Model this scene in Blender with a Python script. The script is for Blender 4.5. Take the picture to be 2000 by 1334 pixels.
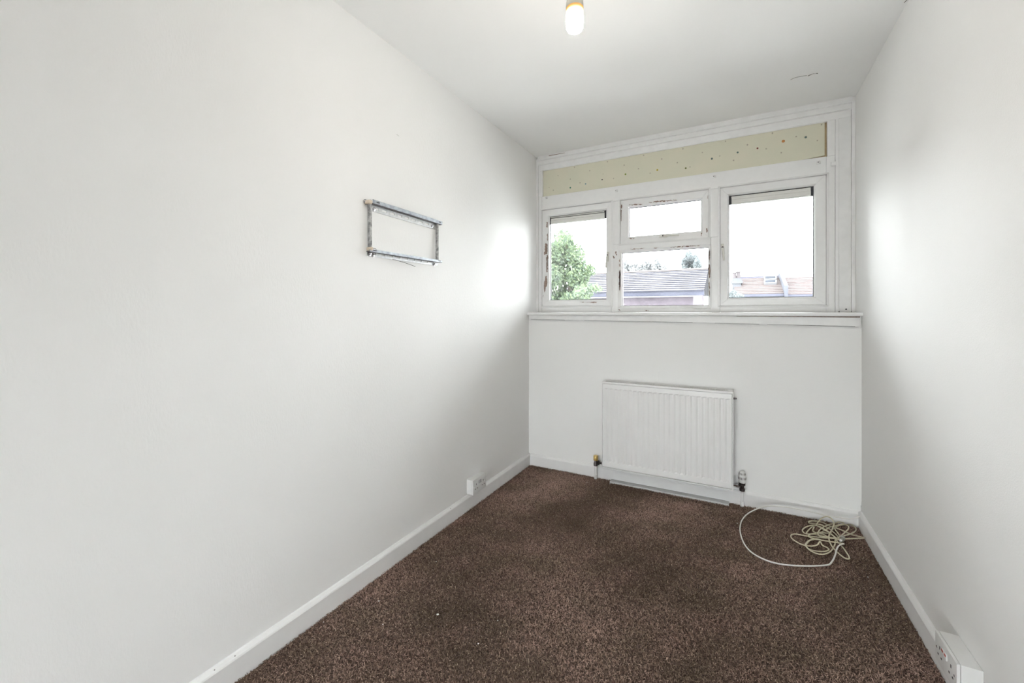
import bpy, bmesh, math, random
import numpy as np
from mathutils import Vector, Matrix

# ------------------------------------------------------------------ clearing
for o in list(bpy.data.objects):
    bpy.data.objects.remove(o, do_unlink=True)
S = bpy.context.scene
COL = S.collection
random.seed(7)
RNG = np.random.default_rng(11)

# ------------------------------------------------------------------ camera
EYE = 1.18                       # camera height (m)
F = 819.266                      # focal length in pixels of a 2000 x 1334 frame
TH = 0.491622                    # yaw to the left of the room's long axis
HY = 610.1355                    # pixel row of the horizon
cd = bpy.data.cameras.new('camera')
cam = bpy.data.objects.new('camera', cd)
COL.objects.link(cam)
cd.sensor_width = 36.0
cd.lens = 36.0 * F / 2000.0
cd.shift_y = -(667.0 - HY) / 2000.0
cd.clip_start = 0.02
cam.location = (0, 0, EYE)
cam.rotation_euler = (math.pi / 2, 0, TH)
S.camera = cam

# ------------------------------------------------------------------ world: an even white overcast sky
SKY = 22.0
w = bpy.data.worlds.new('overcast')
S.world = w
w.use_nodes = True
bg = w.node_tree.nodes['Background']
bg.inputs[0].default_value = (0.965, 0.985, 1.0, 1)
bg.inputs[1].default_value = SKY

# ------------------------------------------------------------------ exposure
vs = S.view_settings
vs.view_transform = 'Standard'
vs.look = 'None'
vs.gamma = 1.0
vs.use_curve_mapping = False
vs.exposure = 0.15

# ------------------------------------------------------------------ pixel -> place
_c, _s = math.cos(TH), math.sin(TH)
def _ray(x, y):
    u = (x - 1000.0) / F
    return Vector((-_s + u * _c, _c + u * _s, (HY - y) / F))
def PY(x, y, Y):
    d = _ray(x, y); p = d * (Y / d.y); p.z += EYE; return p
def PX(x, y, X):
    d = _ray(x, y); p = d * (X / d.x); p.z += EYE; return p
def PZ(x, y, Z):
    d = _ray(x, y); p = d * ((Z - EYE) / d.z); p.z = Z; return p

XL, XR = -1.42307, 0.60516       # left and right wall
YB, YW = 2.93570, 3.08190        # wall under the window, plane of the window
YR = -2.40                       # rear wall, behind the camera
H = 2.42704                      # ceiling
SK_T, SK_H = 0.0177, 0.0892      # skirting

# ------------------------------------------------------------------ materials
MATS = {}
def mat(name, col, rough=0.5, metal=0.0, noise=0.0, nscale=8.0, bump=0.0, bscale=200.0,
        bstretch=(1, 1, 1), spec=0.5, col2=None, detail=3.0):
    """Procedural principled material: object-space noise tints it and gives fine relief."""
    m = bpy.data.materials.new(name)
    m.use_nodes = True
    nt = m.node_tree
    b = nt.nodes['Principled BSDF']
    b.inputs['Base Color'].default_value = (*col, 1)
    b.inputs['Roughness'].default_value = rough
    b.inputs['Metallic'].default_value = metal
    b.inputs['Specular IOR Level'].default_value = spec
    tc = nt.nodes.new('ShaderNodeTexCoord')
    if noise > 0:
        n = nt.nodes.new('ShaderNodeTexNoise')
        n.inputs['Scale'].default_value = nscale
        n.inputs['Detail'].default_value = detail
        nt.links.new(tc.outputs['Object'], n.inputs['Vector'])
        r = nt.nodes.new('ShaderNodeValToRGB')
        r.color_ramp.elements[0].position = 0.3
        r.color_ramp.elements[1].position = 0.7
        c2 = col2 if col2 else tuple(max(0, c * (1 - noise)) for c in col)
        r.color_ramp.elements[0].color = (*c2, 1)
        r.color_ramp.elements[1].color = (*col, 1)
        nt.links.new(n.outputs['Fac'], r.inputs['Fac'])
        nt.links.new(r.outputs['Color'], b.inputs['Base Color'])
    if bump > 0:
        mp = nt.nodes.new('ShaderNodeMapping')
        mp.inputs['Scale'].default_value = bstretch
        n2 = nt.nodes.new('ShaderNodeTexNoise')
        n2.inputs['Scale'].default_value = bscale
        n2.inputs['Detail'].default_value = 4
        bp = nt.nodes.new('ShaderNodeBump')
        bp.inputs['Strength'].default_value = bump
        bp.inputs['Distance'].default_value = 0.002
        nt.links.new(tc.outputs['Object'], mp.inputs['Vector'])
        nt.links.new(mp.outputs['Vector'], n2.inputs['Vector'])
        nt.links.new(n2.outputs['Fac'], bp.inputs['Height'])
        nt.links.new(bp.outputs['Normal'], b.inputs['Normal'])
    MATS[name] = m
    return m

mat('wallpaper', (0.90, 0.90, 0.89), 0.75, noise=0.02, nscale=2.0, bump=0.3, bscale=190, bstretch=(1, 1, 0.4), spec=0.25)
mat('wall_paint', (0.90, 0.90, 0.89), 0.7, noise=0.02, nscale=2.0, bump=0.2, bscale=260, spec=0.25)
mat('ceiling_paint', (0.94, 0.94, 0.93), 0.8, noise=0.02, nscale=1.5, bump=0.1, bscale=120, spec=0.2)
mat('gloss_paint', (0.88, 0.88, 0.875), 0.32, noise=0.04, nscale=14, bump=0.05, bscale=60)
mat('old_gloss', (0.88, 0.88, 0.875), 0.4, noise=0.06, nscale=20, bump=0.12, bscale=70)
mat('frame_white', (0.88, 0.88, 0.875), 0.28, noise=0.03, nscale=25, bump=0.03, bscale=90)
mat('bead_white', (0.88, 0.88, 0.875), 0.3, noise=0.03, nscale=40)
mat('bare_brown', (0.40, 0.285, 0.235), 0.75, noise=0.5, nscale=140)
mat('crack_dark', (0.09, 0.08, 0.07), 0.9, noise=0.2, nscale=60)
mat('dent_shade_grey', (0.28, 0.27, 0.26), 0.9, noise=0.4, nscale=60)  # grey for nail dents and the apron's painted shadow lines
mat('gasket', (0.03, 0.032, 0.04), 0.5, noise=0.2, nscale=60)
mat('vent_plastic', (0.74, 0.735, 0.70), 0.4, noise=0.04, nscale=30)
mat('handle_cream', (0.70, 0.69, 0.64), 0.4, noise=0.04, nscale=30)
mat('plastic_white', (0.80, 0.80, 0.79), 0.3, noise=0.03, nscale=30)
mat('plastic_dark', (0.02, 0.02, 0.02), 0.5, noise=0.2, nscale=80)
mat('rad_white', (0.88, 0.88, 0.875), 0.3, noise=0.03, nscale=10)
mat('rad_inside_shade', (0.04, 0.04, 0.04), 0.8, noise=0.3, nscale=40)
mat('brass', (0.78, 0.55, 0.20), 0.32, 0.9, noise=0.2, nscale=90)
mat('tarnish_shade', (0.10, 0.085, 0.085), 0.3, 0.85, noise=0.35, nscale=120, col2=(0.035, 0.03, 0.03))  # tarnished metal, also the painted shade of the bracket shelves
mat('chrome', (0.6, 0.6, 0.62), 0.18, 1.0, noise=0.2, nscale=90)
mat('galvanised', (0.43, 0.46, 0.50), 0.5, 0.5, noise=0.35, nscale=55, col2=(0.24, 0.26, 0.29))
mat('galvanised_pale', (0.66, 0.67, 0.67), 0.5, 0.35, noise=0.25, nscale=60)
mat('scratched_steel', (0.62, 0.63, 0.63), 0.45, 0.5, noise=0.6, nscale=70, col2=(0.16, 0.165, 0.17), detail=6)
mat('tan_plug', (0.72, 0.61, 0.49), 0.7, noise=0.2, nscale=120)
mat('filler_shade', (0.55, 0.50, 0.40), 0.7, noise=0.3, nscale=150)  # filler, darkened in place of shading that its low rim lacks
mat('panel_cream', (0.70, 0.665, 0.535), 0.55, noise=0.10, nscale=7, col2=(0.665, 0.655, 0.525), bump=0.06, bscale=90)
mat('panel_raw', (0.50, 0.38, 0.22), 0.8, noise=0.2, nscale=50)
mat('cable_white', (0.80, 0.79, 0.75), 0.38, noise=0.05, nscale=20)
mat('cable_cream', (0.64, 0.59, 0.42), 0.42, noise=0.12, nscale=25)
mat('connector', (0.42, 0.41, 0.36), 0.35, 0.5, noise=0.3, nscale=90)
mat('socket_red', (0.45, 0.05, 0.03), 0.4, noise=0.1, nscale=60)
mat('switch_grey', (0.45, 0.44, 0.46), 0.4, noise=0.1, nscale=60)
mat('batten_grey', (0.72, 0.73, 0.72), 0.6, noise=0.12, nscale=30)
mat('lamp_holder', (0.16, 0.075, 0.03), 0.4, noise=0.3, nscale=60)
mat('bulb_body', (0.74, 0.70, 0.60), 0.4, noise=0.04, nscale=40)
mat('flake', (0.82, 0.81, 0.78), 0.7, noise=0.05, nscale=90)
mat('door_paint', (0.88, 0.88, 0.875), 0.4, noise=0.03, nscale=5)
# outdoors
mat('paving', (0.60, 0.60, 0.585), 0.9, noise=0.2, nscale=2)  # unseen ground, toned pale so it bounces daylight to the ceiling
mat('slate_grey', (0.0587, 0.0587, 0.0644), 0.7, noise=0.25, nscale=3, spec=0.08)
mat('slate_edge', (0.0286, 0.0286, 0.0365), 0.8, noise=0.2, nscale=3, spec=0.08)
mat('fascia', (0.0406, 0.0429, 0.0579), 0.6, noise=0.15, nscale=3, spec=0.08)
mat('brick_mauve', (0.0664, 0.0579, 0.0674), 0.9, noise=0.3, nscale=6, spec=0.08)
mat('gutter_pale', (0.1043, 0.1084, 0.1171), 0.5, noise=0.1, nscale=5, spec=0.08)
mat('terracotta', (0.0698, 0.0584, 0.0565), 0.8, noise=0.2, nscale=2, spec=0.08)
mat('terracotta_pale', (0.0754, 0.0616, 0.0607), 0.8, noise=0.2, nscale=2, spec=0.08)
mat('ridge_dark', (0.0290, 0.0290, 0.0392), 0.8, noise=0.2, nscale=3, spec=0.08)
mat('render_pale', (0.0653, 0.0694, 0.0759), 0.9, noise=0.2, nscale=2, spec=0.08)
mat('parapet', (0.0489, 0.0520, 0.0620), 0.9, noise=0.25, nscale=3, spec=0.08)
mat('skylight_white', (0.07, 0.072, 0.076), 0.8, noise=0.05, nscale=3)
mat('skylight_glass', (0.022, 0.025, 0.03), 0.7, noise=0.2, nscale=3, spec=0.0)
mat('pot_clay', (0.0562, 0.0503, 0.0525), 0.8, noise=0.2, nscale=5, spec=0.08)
mat('bark', (0.08, 0.06, 0.045), 0.9, noise=0.3, nscale=10)

def leaf_mat(name, c1, c2):
    m = bpy.data.materials.new(name); m.use_nodes = True
    nt = m.node_tree
    b = nt.nodes['Principled BSDF']
    a = nt.nodes.new('ShaderNodeAttribute'); a.attribute_name = 'tint'
    r = nt.nodes.new('ShaderNodeValToRGB')
    r.color_ramp.elements[0].color = (*c1, 1)
    r.color_ramp.elements[1].color = (*c2, 1)
    nt.links.new(a.outputs['Fac'], r.inputs['Fac'])
    nt.links.new(r.outputs['Color'], b.inputs['Base Color'])
    b.inputs['Roughness'].default_value = 0.6
    b.inputs['Specular IOR Level'].default_value = 0.25
    t = nt.nodes.new('ShaderNodeBsdfTranslucent')
    nt.links.new(r.outputs['Color'], t.inputs['Color'])
    mx = nt.nodes.new('ShaderNodeMixShader'); mx.inputs[0].default_value = 0.35
    nt.links.new(b.outputs[0], mx.inputs[1]); nt.links.new(t.outputs[0], mx.inputs[2])
    nt.links.new(mx.outputs[0], nt.nodes['Material Output'].inputs[0])
    MATS[name] = m
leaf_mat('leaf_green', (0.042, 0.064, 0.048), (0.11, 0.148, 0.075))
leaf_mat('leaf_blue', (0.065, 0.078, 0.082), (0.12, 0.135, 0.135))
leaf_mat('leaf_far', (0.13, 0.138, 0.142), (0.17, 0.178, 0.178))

def glass_mat():
    """Thin window glass: clear, Fresnel reflection, a faint dirt film put in for whitish glare haze."""
    m = bpy.data.materials.new('window_glass'); m.use_nodes = True
    nt = m.node_tree
    nt.nodes.remove(nt.nodes['Principled BSDF'])
    out = nt.nodes['Material Output']
    tr = nt.nodes.new('ShaderNodeBsdfTransparent'); tr.inputs[0].default_value = (0.96, 0.97, 0.97, 1)
    gl = nt.nodes.new('ShaderNodeBsdfGlossy'); gl.inputs['Roughness'].default_value = 0.01
    fr = nt.nodes.new('ShaderNodeFresnel'); fr.inputs[0].default_value = 1.45
    mx = nt.nodes.new('ShaderNodeMixShader')
    nt.links.new(fr.outputs[0], mx.inputs[0]); nt.links.new(tr.outputs[0], mx.inputs[1]); nt.links.new(gl.outputs[0], mx.inputs[2])
    tl = nt.nodes.new('ShaderNodeBsdfTranslucent'); tl.inputs[0].default_value = (0.95, 0.96, 1.0, 1)  # whitish veil mixed in to imitate glare haze on the panes
    tc = nt.nodes.new('ShaderNodeTexCoord')
    n = nt.nodes.new('ShaderNodeTexNoise'); n.inputs['Scale'].default_value = 6; n.inputs['Detail'].default_value = 5
    nt.links.new(tc.outputs['Object'], n.inputs['Vector'])
    mr = nt.nodes.new('ShaderNodeMapRange')
    mr.inputs['From Min'].default_value = 0.35; mr.inputs['From Max'].default_value = 0.7
    mr.inputs['To Min'].default_value = 0.001; mr.inputs['To Max'].default_value = 0.008
    nt.links.new(n.outputs['Fac'], mr.inputs['Value'])
    m2 = nt.nodes.new('ShaderNodeMixShader')
    nt.links.new(mr.outputs[0], m2.inputs[0]); nt.links.new(mx.outputs[0], m2.inputs[1]); nt.links.new(tl.outputs[0], m2.inputs[2])
    nt.links.new(m2.outputs[0], out.inputs[0])
    MATS['glass'] = m
glass_mat()

def carpet_mats():
    for name in ('carpet_base', 'carpet_pile'):
        m = bpy.data.materials.new(name); m.use_nodes = True
        nt = m.node_tree; b = nt.nodes['Principled BSDF']
        b.inputs['Roughness'].default_value = 0.9
        b.inputs['Specular IOR Level'].default_value = 0.15
        if name == 'carpet_base':
            tc = nt.nodes.new('ShaderNodeTexCoord')
            n = nt.nodes.new('ShaderNodeTexNoise'); n.inputs['Scale'].default_value = 160; n.inputs['Detail'].default_value = 4
            r = nt.nodes.new('ShaderNodeValToRGB')
            r.color_ramp.elements[0].position = 0.35; r.color_ramp.elements[0].color = (0.050, 0.034, 0.028, 1)
            r.color_ramp.elements[1].position = 0.7; r.color_ramp.elements[1].color = (0.17, 0.115, 0.095, 1)
            nt.links.new(tc.outputs['Object'], n.inputs['Vector'])
            nt.links.new(n.outputs['Fac'], r.inputs['Fac'])
            nt.links.new(r.outputs['Color'], b.inputs['Base Color'])
        else:
            a = nt.nodes.new('ShaderNodeAttribute'); a.attribute_name = 'tint'
            r = nt.nodes.new('ShaderNodeValToRGB')
            e = r.color_ramp.elements
            e[0].position = 0.0; e[0].color = (0.085, 0.056, 0.043, 1)
            e[1].position = 1.0; e[1].color = (0.58, 0.43, 0.36, 1)
            k = e.new(0.55); k.color = (0.26, 0.178, 0.148, 1)
            nt.links.new(a.outputs['Fac'], r.inputs['Fac'])
            a2 = nt.nodes.new('ShaderNodeAttribute'); a2.attribute_name = 'pink'
            r2 = nt.nodes.new('ShaderNodeValToRGB')
            r2.color_ramp.elements[0].color = (0.92, 0.97, 0.86, 1); r2.color_ramp.elements[1].color = (1.07, 1.0, 0.99, 1)
            nt.links.new(a2.outputs['Fac'], r2.inputs['Fac'])
            mx = nt.nodes.new('ShaderNodeMix'); mx.data_type = 'RGBA'; mx.blend_type = 'MULTIPLY'; mx.inputs[0].default_value = 1.0
            nt.links.new(r.outputs['Color'], mx.inputs[6]); nt.links.new(r2.outputs['Color'], mx.inputs[7])
            nt.links.new(mx.outputs[2], b.inputs['Base Color'])
        MATS[name] = m
carpet_mats()

BULB = 250.0                      # radiance of the lit lamp
def bulb_mat():
    """Lit lamp glass: dimmer and more orange towards its cap, white at the lamp's body."""
    m = bpy.data.materials.new('lit_glass'); m.use_nodes = True
    nt = m.node_tree
    nt.nodes.remove(nt.nodes['Principled BSDF'])
    em = nt.nodes.new('ShaderNodeEmission')
    tc = nt.nodes.new('ShaderNodeTexCoord')
    sp = nt.nodes.new('ShaderNodeSeparateXYZ')
    nt.links.new(tc.outputs['Object'], sp.inputs[0])
    mr = nt.nodes.new('ShaderNodeMapRange')
    mr.inputs['From Min'].default_value = 0.076; mr.inputs['From Max'].default_value = 0.044
    nt.links.new(sp.outputs['Z'], mr.inputs['Value'])
    r = nt.nodes.new('ShaderNodeValToRGB')
    r.color_ramp.elements[0].color = (1.0, 0.42, 0.07, 1)
    r.color_ramp.elements[1].color = (1.0, 0.93, 0.84, 1)
    k = r.color_ramp.elements.new(0.4); k.color = (1.0, 0.66, 0.26, 1)
    nt.links.new(mr.outputs[0], r.inputs['Fac'])
    pw = nt.nodes.new('ShaderNodeMath'); pw.operation = 'POWER'; pw.inputs[1].default_value = 6.0
    nt.links.new(mr.outputs[0], pw.inputs[0])
    m2 = nt.nodes.new('ShaderNodeMapRange')
    m2.inputs['To Min'].default_value = 0.9; m2.inputs['To Max'].default_value = BULB
    nt.links.new(pw.outputs[0], m2.inputs['Value'])
    nt.links.new(r.outputs['Color'], em.inputs[0]); nt.links.new(m2.outputs[0], em.inputs[1])
    nt.links.new(em.outputs[0], nt.nodes['Material Output'].inputs[0])
    MATS['lit_glass'] = m
bulb_mat()

# ------------------------------------------------------------------ mesh helpers
def box(bm, x0, x1, y0, y1, z0, z1):
    if x1 < x0: x0, x1 = x1, x0
    if y1 < y0: y0, y1 = y1, y0
    if z1 < z0: z0, z1 = z1, z0
    v = [bm.verts.new((x, y, z)) for z in (z0, z1) for y in (y0, y1) for x in (x0, x1)]
    for f in ((0, 2, 3, 1), (4, 5, 7, 6), (0, 1, 5, 4), (2, 6, 7, 3), (0, 4, 6, 2), (1, 3, 7, 5)):
        bm.faces.new([v[i] for i in f])
    return v

def bevel(bm, off, seg=2):
    bmesh.ops.bevel(bm, geom=list(bm.edges), offset=off, segments=seg, affect='EDGES', profile=0.6)

def prism(bm, prof, axis, a, b):
    """Extrude a closed profile (list of 2-D points) along axis 'x', 'y' or 'z' from a to b."""
    def mk(p, t):
        if axis == 'x': return (t, p[0], p[1])
        if axis == 'y': return (p[0], t, p[1])
        return (p[0], p[1], t)
    A = [bm.verts.new(mk(p, a)) for p in prof]
    B = [bm.verts.new(mk(p, b)) for p in prof]
    n = len(prof)
    for i in range(n):
        bm.faces.new((A[i], A[(i + 1) % n], B[(i + 1) % n], B[i]))
    bm.faces.new(A[::-1]); bm.faces.new(B)

def lathe(bm, prof, seg=24, mtx=None):
    """Revolve (radius, z) points round the z axis, caps closed."""
    rings = []
    for r, z in prof:
        ring = []
        for k in range(seg):
            a = 2 * math.pi * k / seg
            p = Vector((r * math.cos(a), r * math.sin(a), z))
            ring.append(bm.verts.new(mtx @ p if mtx else p))
        rings.append(ring)
    for i in range(len(rings) - 1):
        for k in range(seg):
            bm.faces.new((rings[i][k], rings[i][(k + 1) % seg], rings[i + 1][(k + 1) % seg], rings[i + 1][k]))
    bm.faces.new(rings[0][::-1]); bm.faces.new(rings[-1])

def catmull(pts, n=6):
    out = []
    P = [Vector(p) for p in pts]
    for i in range(len(P) - 1):
        p0 = P[max(i - 1, 0)]; p1 = P[i]; p2 = P[i + 1]; p3 = P[min(i + 2, len(P) - 1)]
        for k in range(n):
            t = k / n
            out.append(0.5 * ((2 * p1) + (p2 - p0) * t + (2 * p0 - 5 * p1 + 4 * p2 - p3) * t * t
                              + (3 * p1 - p0 - 3 * p2 + p3) * t * t * t))
    out.append(P[-1])
    return out

def tube(bm, pts, r, seg=8):
    P = [Vector(p) for p in pts]
    up = None; rings = []
    for i, p in enumerate(P):
        t = (P[min(i + 1, len(P) - 1)] - P[max(i - 1, 0)])
        if t.length < 1e-9: t = Vector((0, 0, 1))
        t.normalize()
        if up is None:
            up = t.orthogonal().normalized()
        else:
            up = up - t * up.dot(t)
            up = up.normalized() if up.length > 1e-6 else t.orthogonal().normalized()
        sd = t.cross(up)
        rr = r[i] if isinstance(r, (list, tuple)) else r
        rings.append([bm.verts.new(p + (up * math.cos(2 * math.pi * k / seg) + sd * math.sin(2 * math.pi * k / seg)) * rr) for k in range(seg)])
    for i in range(len(rings) - 1):
        for k in range(seg):
            bm.faces.new((rings[i][k], rings[i][(k + 1) % seg], rings[i + 1][(k + 1) % seg], rings[i + 1][k]))
    bm.faces.new(rings[0][::-1]); bm.faces.new(rings[-1])

def obj(name, bm, m, parent=None, smooth=False, label=None):
    bmesh.ops.recalc_face_normals(bm, faces=list(bm.faces))
    me = bpy.data.meshes.new(name)
    bm.to_mesh(me); bm.free()
    if smooth:
        for p in me.polygons: p.use_smooth = True
        me.set_sharp_from_angle(angle=math.radians(40))
    me.materials.append(MATS[m])
    o = bpy.data.objects.new(name, me)
    COL.objects.link(o)
    if parent is not None: o.parent = parent
    if label: o['label'] = label
    return o

def nb(): return bmesh.new()

def boxobj(name, m, parent, x0, x1, y0, y1, z0, z1, bev=0.0, seg=2):
    bm = nb(); box(bm, x0, x1, y0, y1, z0, z1)
    if bev: bevel(bm, bev, seg)
    return obj(name, bm, m, parent, smooth=bool(bev))

def empty(name, loc=(0, 0, 0), rz=0.0):
    o = bpy.data.objects.new(name, None)
    o.empty_display_size = 0.05
    o.location = loc; o.rotation_euler = (0, 0, rz)
    COL.objects.link(o)
    return o

def tag(o, label, cat, group=None):
    o['label'] = label; o['category'] = cat
    if group: o['group'] = group
    return o

def struct(o, label, cat=None):
    o['kind'] = 'structure'; o['label'] = label
    if cat: o['category'] = cat
    return o

# ================================================================== THE ROOM
T = 0.12
floor = struct(boxobj('floor', 'carpet_base', None, XL - T, XR + T, YR - T, YB + 0.02, -0.12, 0.0),
               'dark brown twist pile carpet covering the whole floor', 'floor')

# carpet pile: tapering bent tufts, one colour each
def pile():
    x0, x1 = XL + SK_T + 0.001, XR - SK_T - 0.001
    def region(y0, y1, n):
        return np.column_stack((RNG.uniform(x0, x1, n), RNG.uniform(y0, y1, n)))
    P = np.vstack((region(0.75, YB - SK_T - 0.002, 205000), region(YR + 0.02, 0.75, 26000)))
    n = len(P)
    def field(P, sc, seed):
        g = np.random.default_rng(seed)
        v = np.zeros(len(P))
        for k in range(10):
            a = g.uniform(0, 2 * math.pi); f = sc * g.uniform(0.6, 1.6)
            v += np.sin(P[:, 0] * math.cos(a) * f + P[:, 1] * math.sin(a) * f + g.uniform(0, 6.28))
        return v / 10 ** 0.5
    lean_shade = field(P, 9.0, 3)  # mottling, with pile-direction shading put into the tuft colours
    warm = field(P, 22.0, 5)
    ang = RNG.uniform(0, 2 * math.pi, n)
    L = RNG.uniform(0.004, 0.0085, n)
    hgt = RNG.uniform(0.0035, 0.0075, n)
    d = np.column_stack((np.cos(ang), np.sin(ang), np.zeros(n)))
    sdv = np.column_stack((-np.sin(ang), np.cos(ang), np.zeros(n)))
    bend = RNG.uniform(-0.6, 0.6, n)[:, None]
    base = np.column_stack((P, np.full(n, -0.0005)))
    m1 = base + d * (L * 0.35)[:, None]; m1[:, 2] = hgt * 0.8
    m2 = base + d * (L * 0.95)[:, None] + sdv * bend * (L * 0.5)[:, None]; m2[:, 2] = hgt
    r0 = RNG.uniform(0.0008, 0.00135, n)
    rings = []
    for c, f in ((base, 0.8), (m1, 1.0), (m2, 0.55)):
        rr = (r0 * f)[:, None]
        rings.append(c + sdv * rr)
        rings.append(c - sdv * rr)
        up = c.copy(); up[:, 2] += (r0 * f * 1.5)
        rings.append(up)
    V = np.stack(rings, 1).reshape(-1, 3)
    V[:, 0] = np.clip(V[:, 0], x0 - 0.0005, x1 + 0.0005)
    V[:, 1] = np.clip(V[:, 1], YR, YB - SK_T - 0.001)
    q = []
    for s in (0, 3):
        for a, b in ((0, 2), (2, 1)):
            q.append((s + a, s + b, s + 3 + b)); q.append((s + a, s + 3 + b, s + 3 + a))
    q.append((6, 8, 7))
    q = np.array(q)
    Fc = (q[None] + (np.arange(n) * 9)[:, None, None]).reshape(-1, 3)
    me = bpy.data.meshes.new('carpet_pile')
    me.vertices.add(len(V)); me.vertices.foreach_set('co', V.astype(np.float32).ravel())
    me.loops.add(Fc.size); me.loops.foreach_set('vertex_index', Fc.astype(np.int32).ravel())
    me.polygons.add(len(Fc))
    me.polygons.foreach_set('loop_start', (np.arange(len(Fc)) * 3).astype(np.int32))
    me.polygons.foreach_set('loop_total', np.full(len(Fc), 3, np.int32))
    me.update(calc_edges=True)
    tint = np.clip(0.47 + 0.16 * RNG.standard_normal(n) + 0.13 * lean_shade + 0.05 * warm, 0, 1)
    spark = RNG.random(n) < 0.10
    tint[spark] = np.clip(tint[spark] + 0.35, 0, 1)
    at = me.attributes.new('tint', 'FLOAT', 'POINT')
    at.data.foreach_set('value', np.repeat(tint, 9).astype(np.float32))
    pk = np.clip(0.5 + 0.30 * warm + 0.22 * lean_shade + 0.18 * RNG.standard_normal(n), 0, 1)
    at = me.attributes.new('pink', 'FLOAT', 'POINT')
    at.data.foreach_set('value', np.repeat(pk, 9).astype(np.float32))
    me.materials.append(MATS['carpet_pile'])
    o = bpy.data.objects.new('carpet_pile', me)
    COL.objects.link(o); o.parent = floor
    o['kind'] = 'stuff'
pile()

struct(boxobj('ceiling', 'ceiling_paint', None, XL - T, XR + T, YR - T, YW + 0.16, H, H + 0.12),
       'plain white painted ceiling with a hairline plaster crack', 'ceiling')
ceiling = bpy.data.objects['ceiling']
wall_left = struct(boxobj('wall_left', 'wallpaper', None, XL - T, XL, YR, YW + 0.16, -0.12, H),
                   'long white wall with vertically textured wallpaper carrying the metal bracket', 'wall')
wall_right = struct(boxobj('wall_right', 'wall_paint', None, XR, XR + T, YR, YW + 0.16, -0.12, H),
                    'white painted wall opposite the bracket wall', 'wall')
DW, DH = 0.95, 2.12               # half width and height of the added fill-light opening
DX = (XL + XR) / 2
bm = nb()
box(bm, XL - T, DX - DW, YR - T, YR, -0.12, H); box(bm, DX + DW, XR + T, YR - T, YR, -0.12, H); box(bm, DX - DW, DX + DW, YR - T, YR, DH, H); box(bm, DX - DW, DX + DW, YR - T, YR, -0.12, 0.0)
wall_rear = struct(obj('wall_rear', bm, 'wall_paint'), 'white painted wall round the added light opening facing the window', 'wall')
wall_back = struct(boxobj('wall_back', 'wall_paint', None, XL, XR, YB, YW + 0.16, -0.12, EYE - 0.022),
                   'low white wall under the window behind the radiator', 'wall')
# board joints in the low wall
for px, z0, z1 in ((1286, 0.70, 0.93), (1468, 0.60, 1.12)):
    X = PY(px, 700, YB).x
    bm = nb(); prism(bm, [(X - 0.002, YB + 0.0005), (X, YB - 0.0006), (X + 0.002, YB + 0.0005)], 'z', z0, z1)
    obj('board_joint', bm, 'wall_paint', wall_back)

# added glazed opening behind the camera, letting in fill daylight
door = empty('fill_opening_1', (DX, YR - 0.06, 0)); struct(door, 'added unseen glazed opening letting in fill daylight', 'door')
for x0, x1, z0, z1 in ((-DW, -DW + 0.05, 0, DH), (DW - 0.05, DW, 0, DH), (-DW + 0.05, DW - 0.05, DH - 0.05, DH), (-DW + 0.05, DW - 0.05, 0, 0.03)):
    boxobj('fill_frame', 'frame_white', door, x0, x1, -0.035, 0.035, z0, z1, 0.003)
for s_ in (-1, 1):
    a, b = sorted((s_ * 0.002, s_ * (DW - 0.052)))
    lf = empty('fill_leaf'); lf.parent = door
    for x0, x1, z0, z1 in ((a, a + 0.07, 0.035, DH - 0.053), (b - 0.07, b, 0.035, DH - 0.053), (a + 0.07, b - 0.07, DH - 0.123, DH - 0.053), (a + 0.07, b - 0.07, 0.035, 0.135)):
        boxobj('fill_rail', 'frame_white', lf, x0, x1, -0.025, 0.025, z0, z1, 0.003)
    boxobj('fill_pane', 'glass', lf, a + 0.068, b - 0.068, -0.003, 0.003, 0.133, DH - 0.121)
    bm = nb(); tube(bm, catmull([(s_ * 0.035, 0.025, 1.0), (s_ * 0.035, 0.06, 1.0), (s_ * 0.06, 0.065, 1.0), (s_ * 0.14, 0.065, 1.0)], 5), 0.008, 10); obj('fill_handle', bm, 'chrome', lf, True)

# added unseen screen that cuts fill light and keeps reflections off the panes
rb = empty('fill_screen', (DX, YR, 1.06)); tag(rb, 'added white screen shaping the fill light behind the camera', 'blind')
boxobj('screen_cloth', 'wall_paint', rb, -DW - 0.02, DW + 0.02, 0.030, 0.034, 0.012, 1.15)
boxobj('bottom_bar', 'frame_white', rb, -DW - 0.02, DW + 0.02, 0.024, 0.040, -0.01, 0.012, 0.002)
bm = nb(); lathe(bm, [(0.03, -DW - 0.03), (0.03, DW + 0.03)], 18, Matrix.Translation((0, 0.032, 1.16)) @ Matrix.Rotation(math.pi / 2, 4, 'Y')); obj('roller', bm, 'wall_paint', rb, True)

# skirting boards
def sk_prof(sgn, x):
    t = [(0, 0), (SK_T, 0), (SK_T, 0.074), (0.0155, 0.079), (0.0085, 0.0875), (0.004, SK_H), (0, SK_H)]
    return [(x + sgn * a, b) for a, b in t]
bm = nb(); prism(bm, sk_prof(1, XL), 'y', YR, YB)
baseboard_left = struct(obj('baseboard_left', bm, 'gloss_paint', None), 'white gloss skirting board along the bracket wall', 'skirting')
bm = nb(); prism(bm, sk_prof(-1, XR), 'y', YR, YB)
baseboard_right = struct(obj('baseboard_right', bm, 'gloss_paint', None), 'white gloss skirting board along the wall opposite the bracket', 'skirting')
bm = nb(); prism(bm, [(YB - a, b) for a, b in ((0, 0), (SK_T, 0), (SK_T, 0.074), (0.0155, 0.079), (0.0085, 0.0875), (0.004, SK_H), (0, SK_H))], 'x', XL + SK_T, XR - SK_T)
baseboard_back = struct(obj('baseboard_back', bm, 'gloss_paint', None), 'white gloss skirting board behind the radiator', 'skirting')
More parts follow.
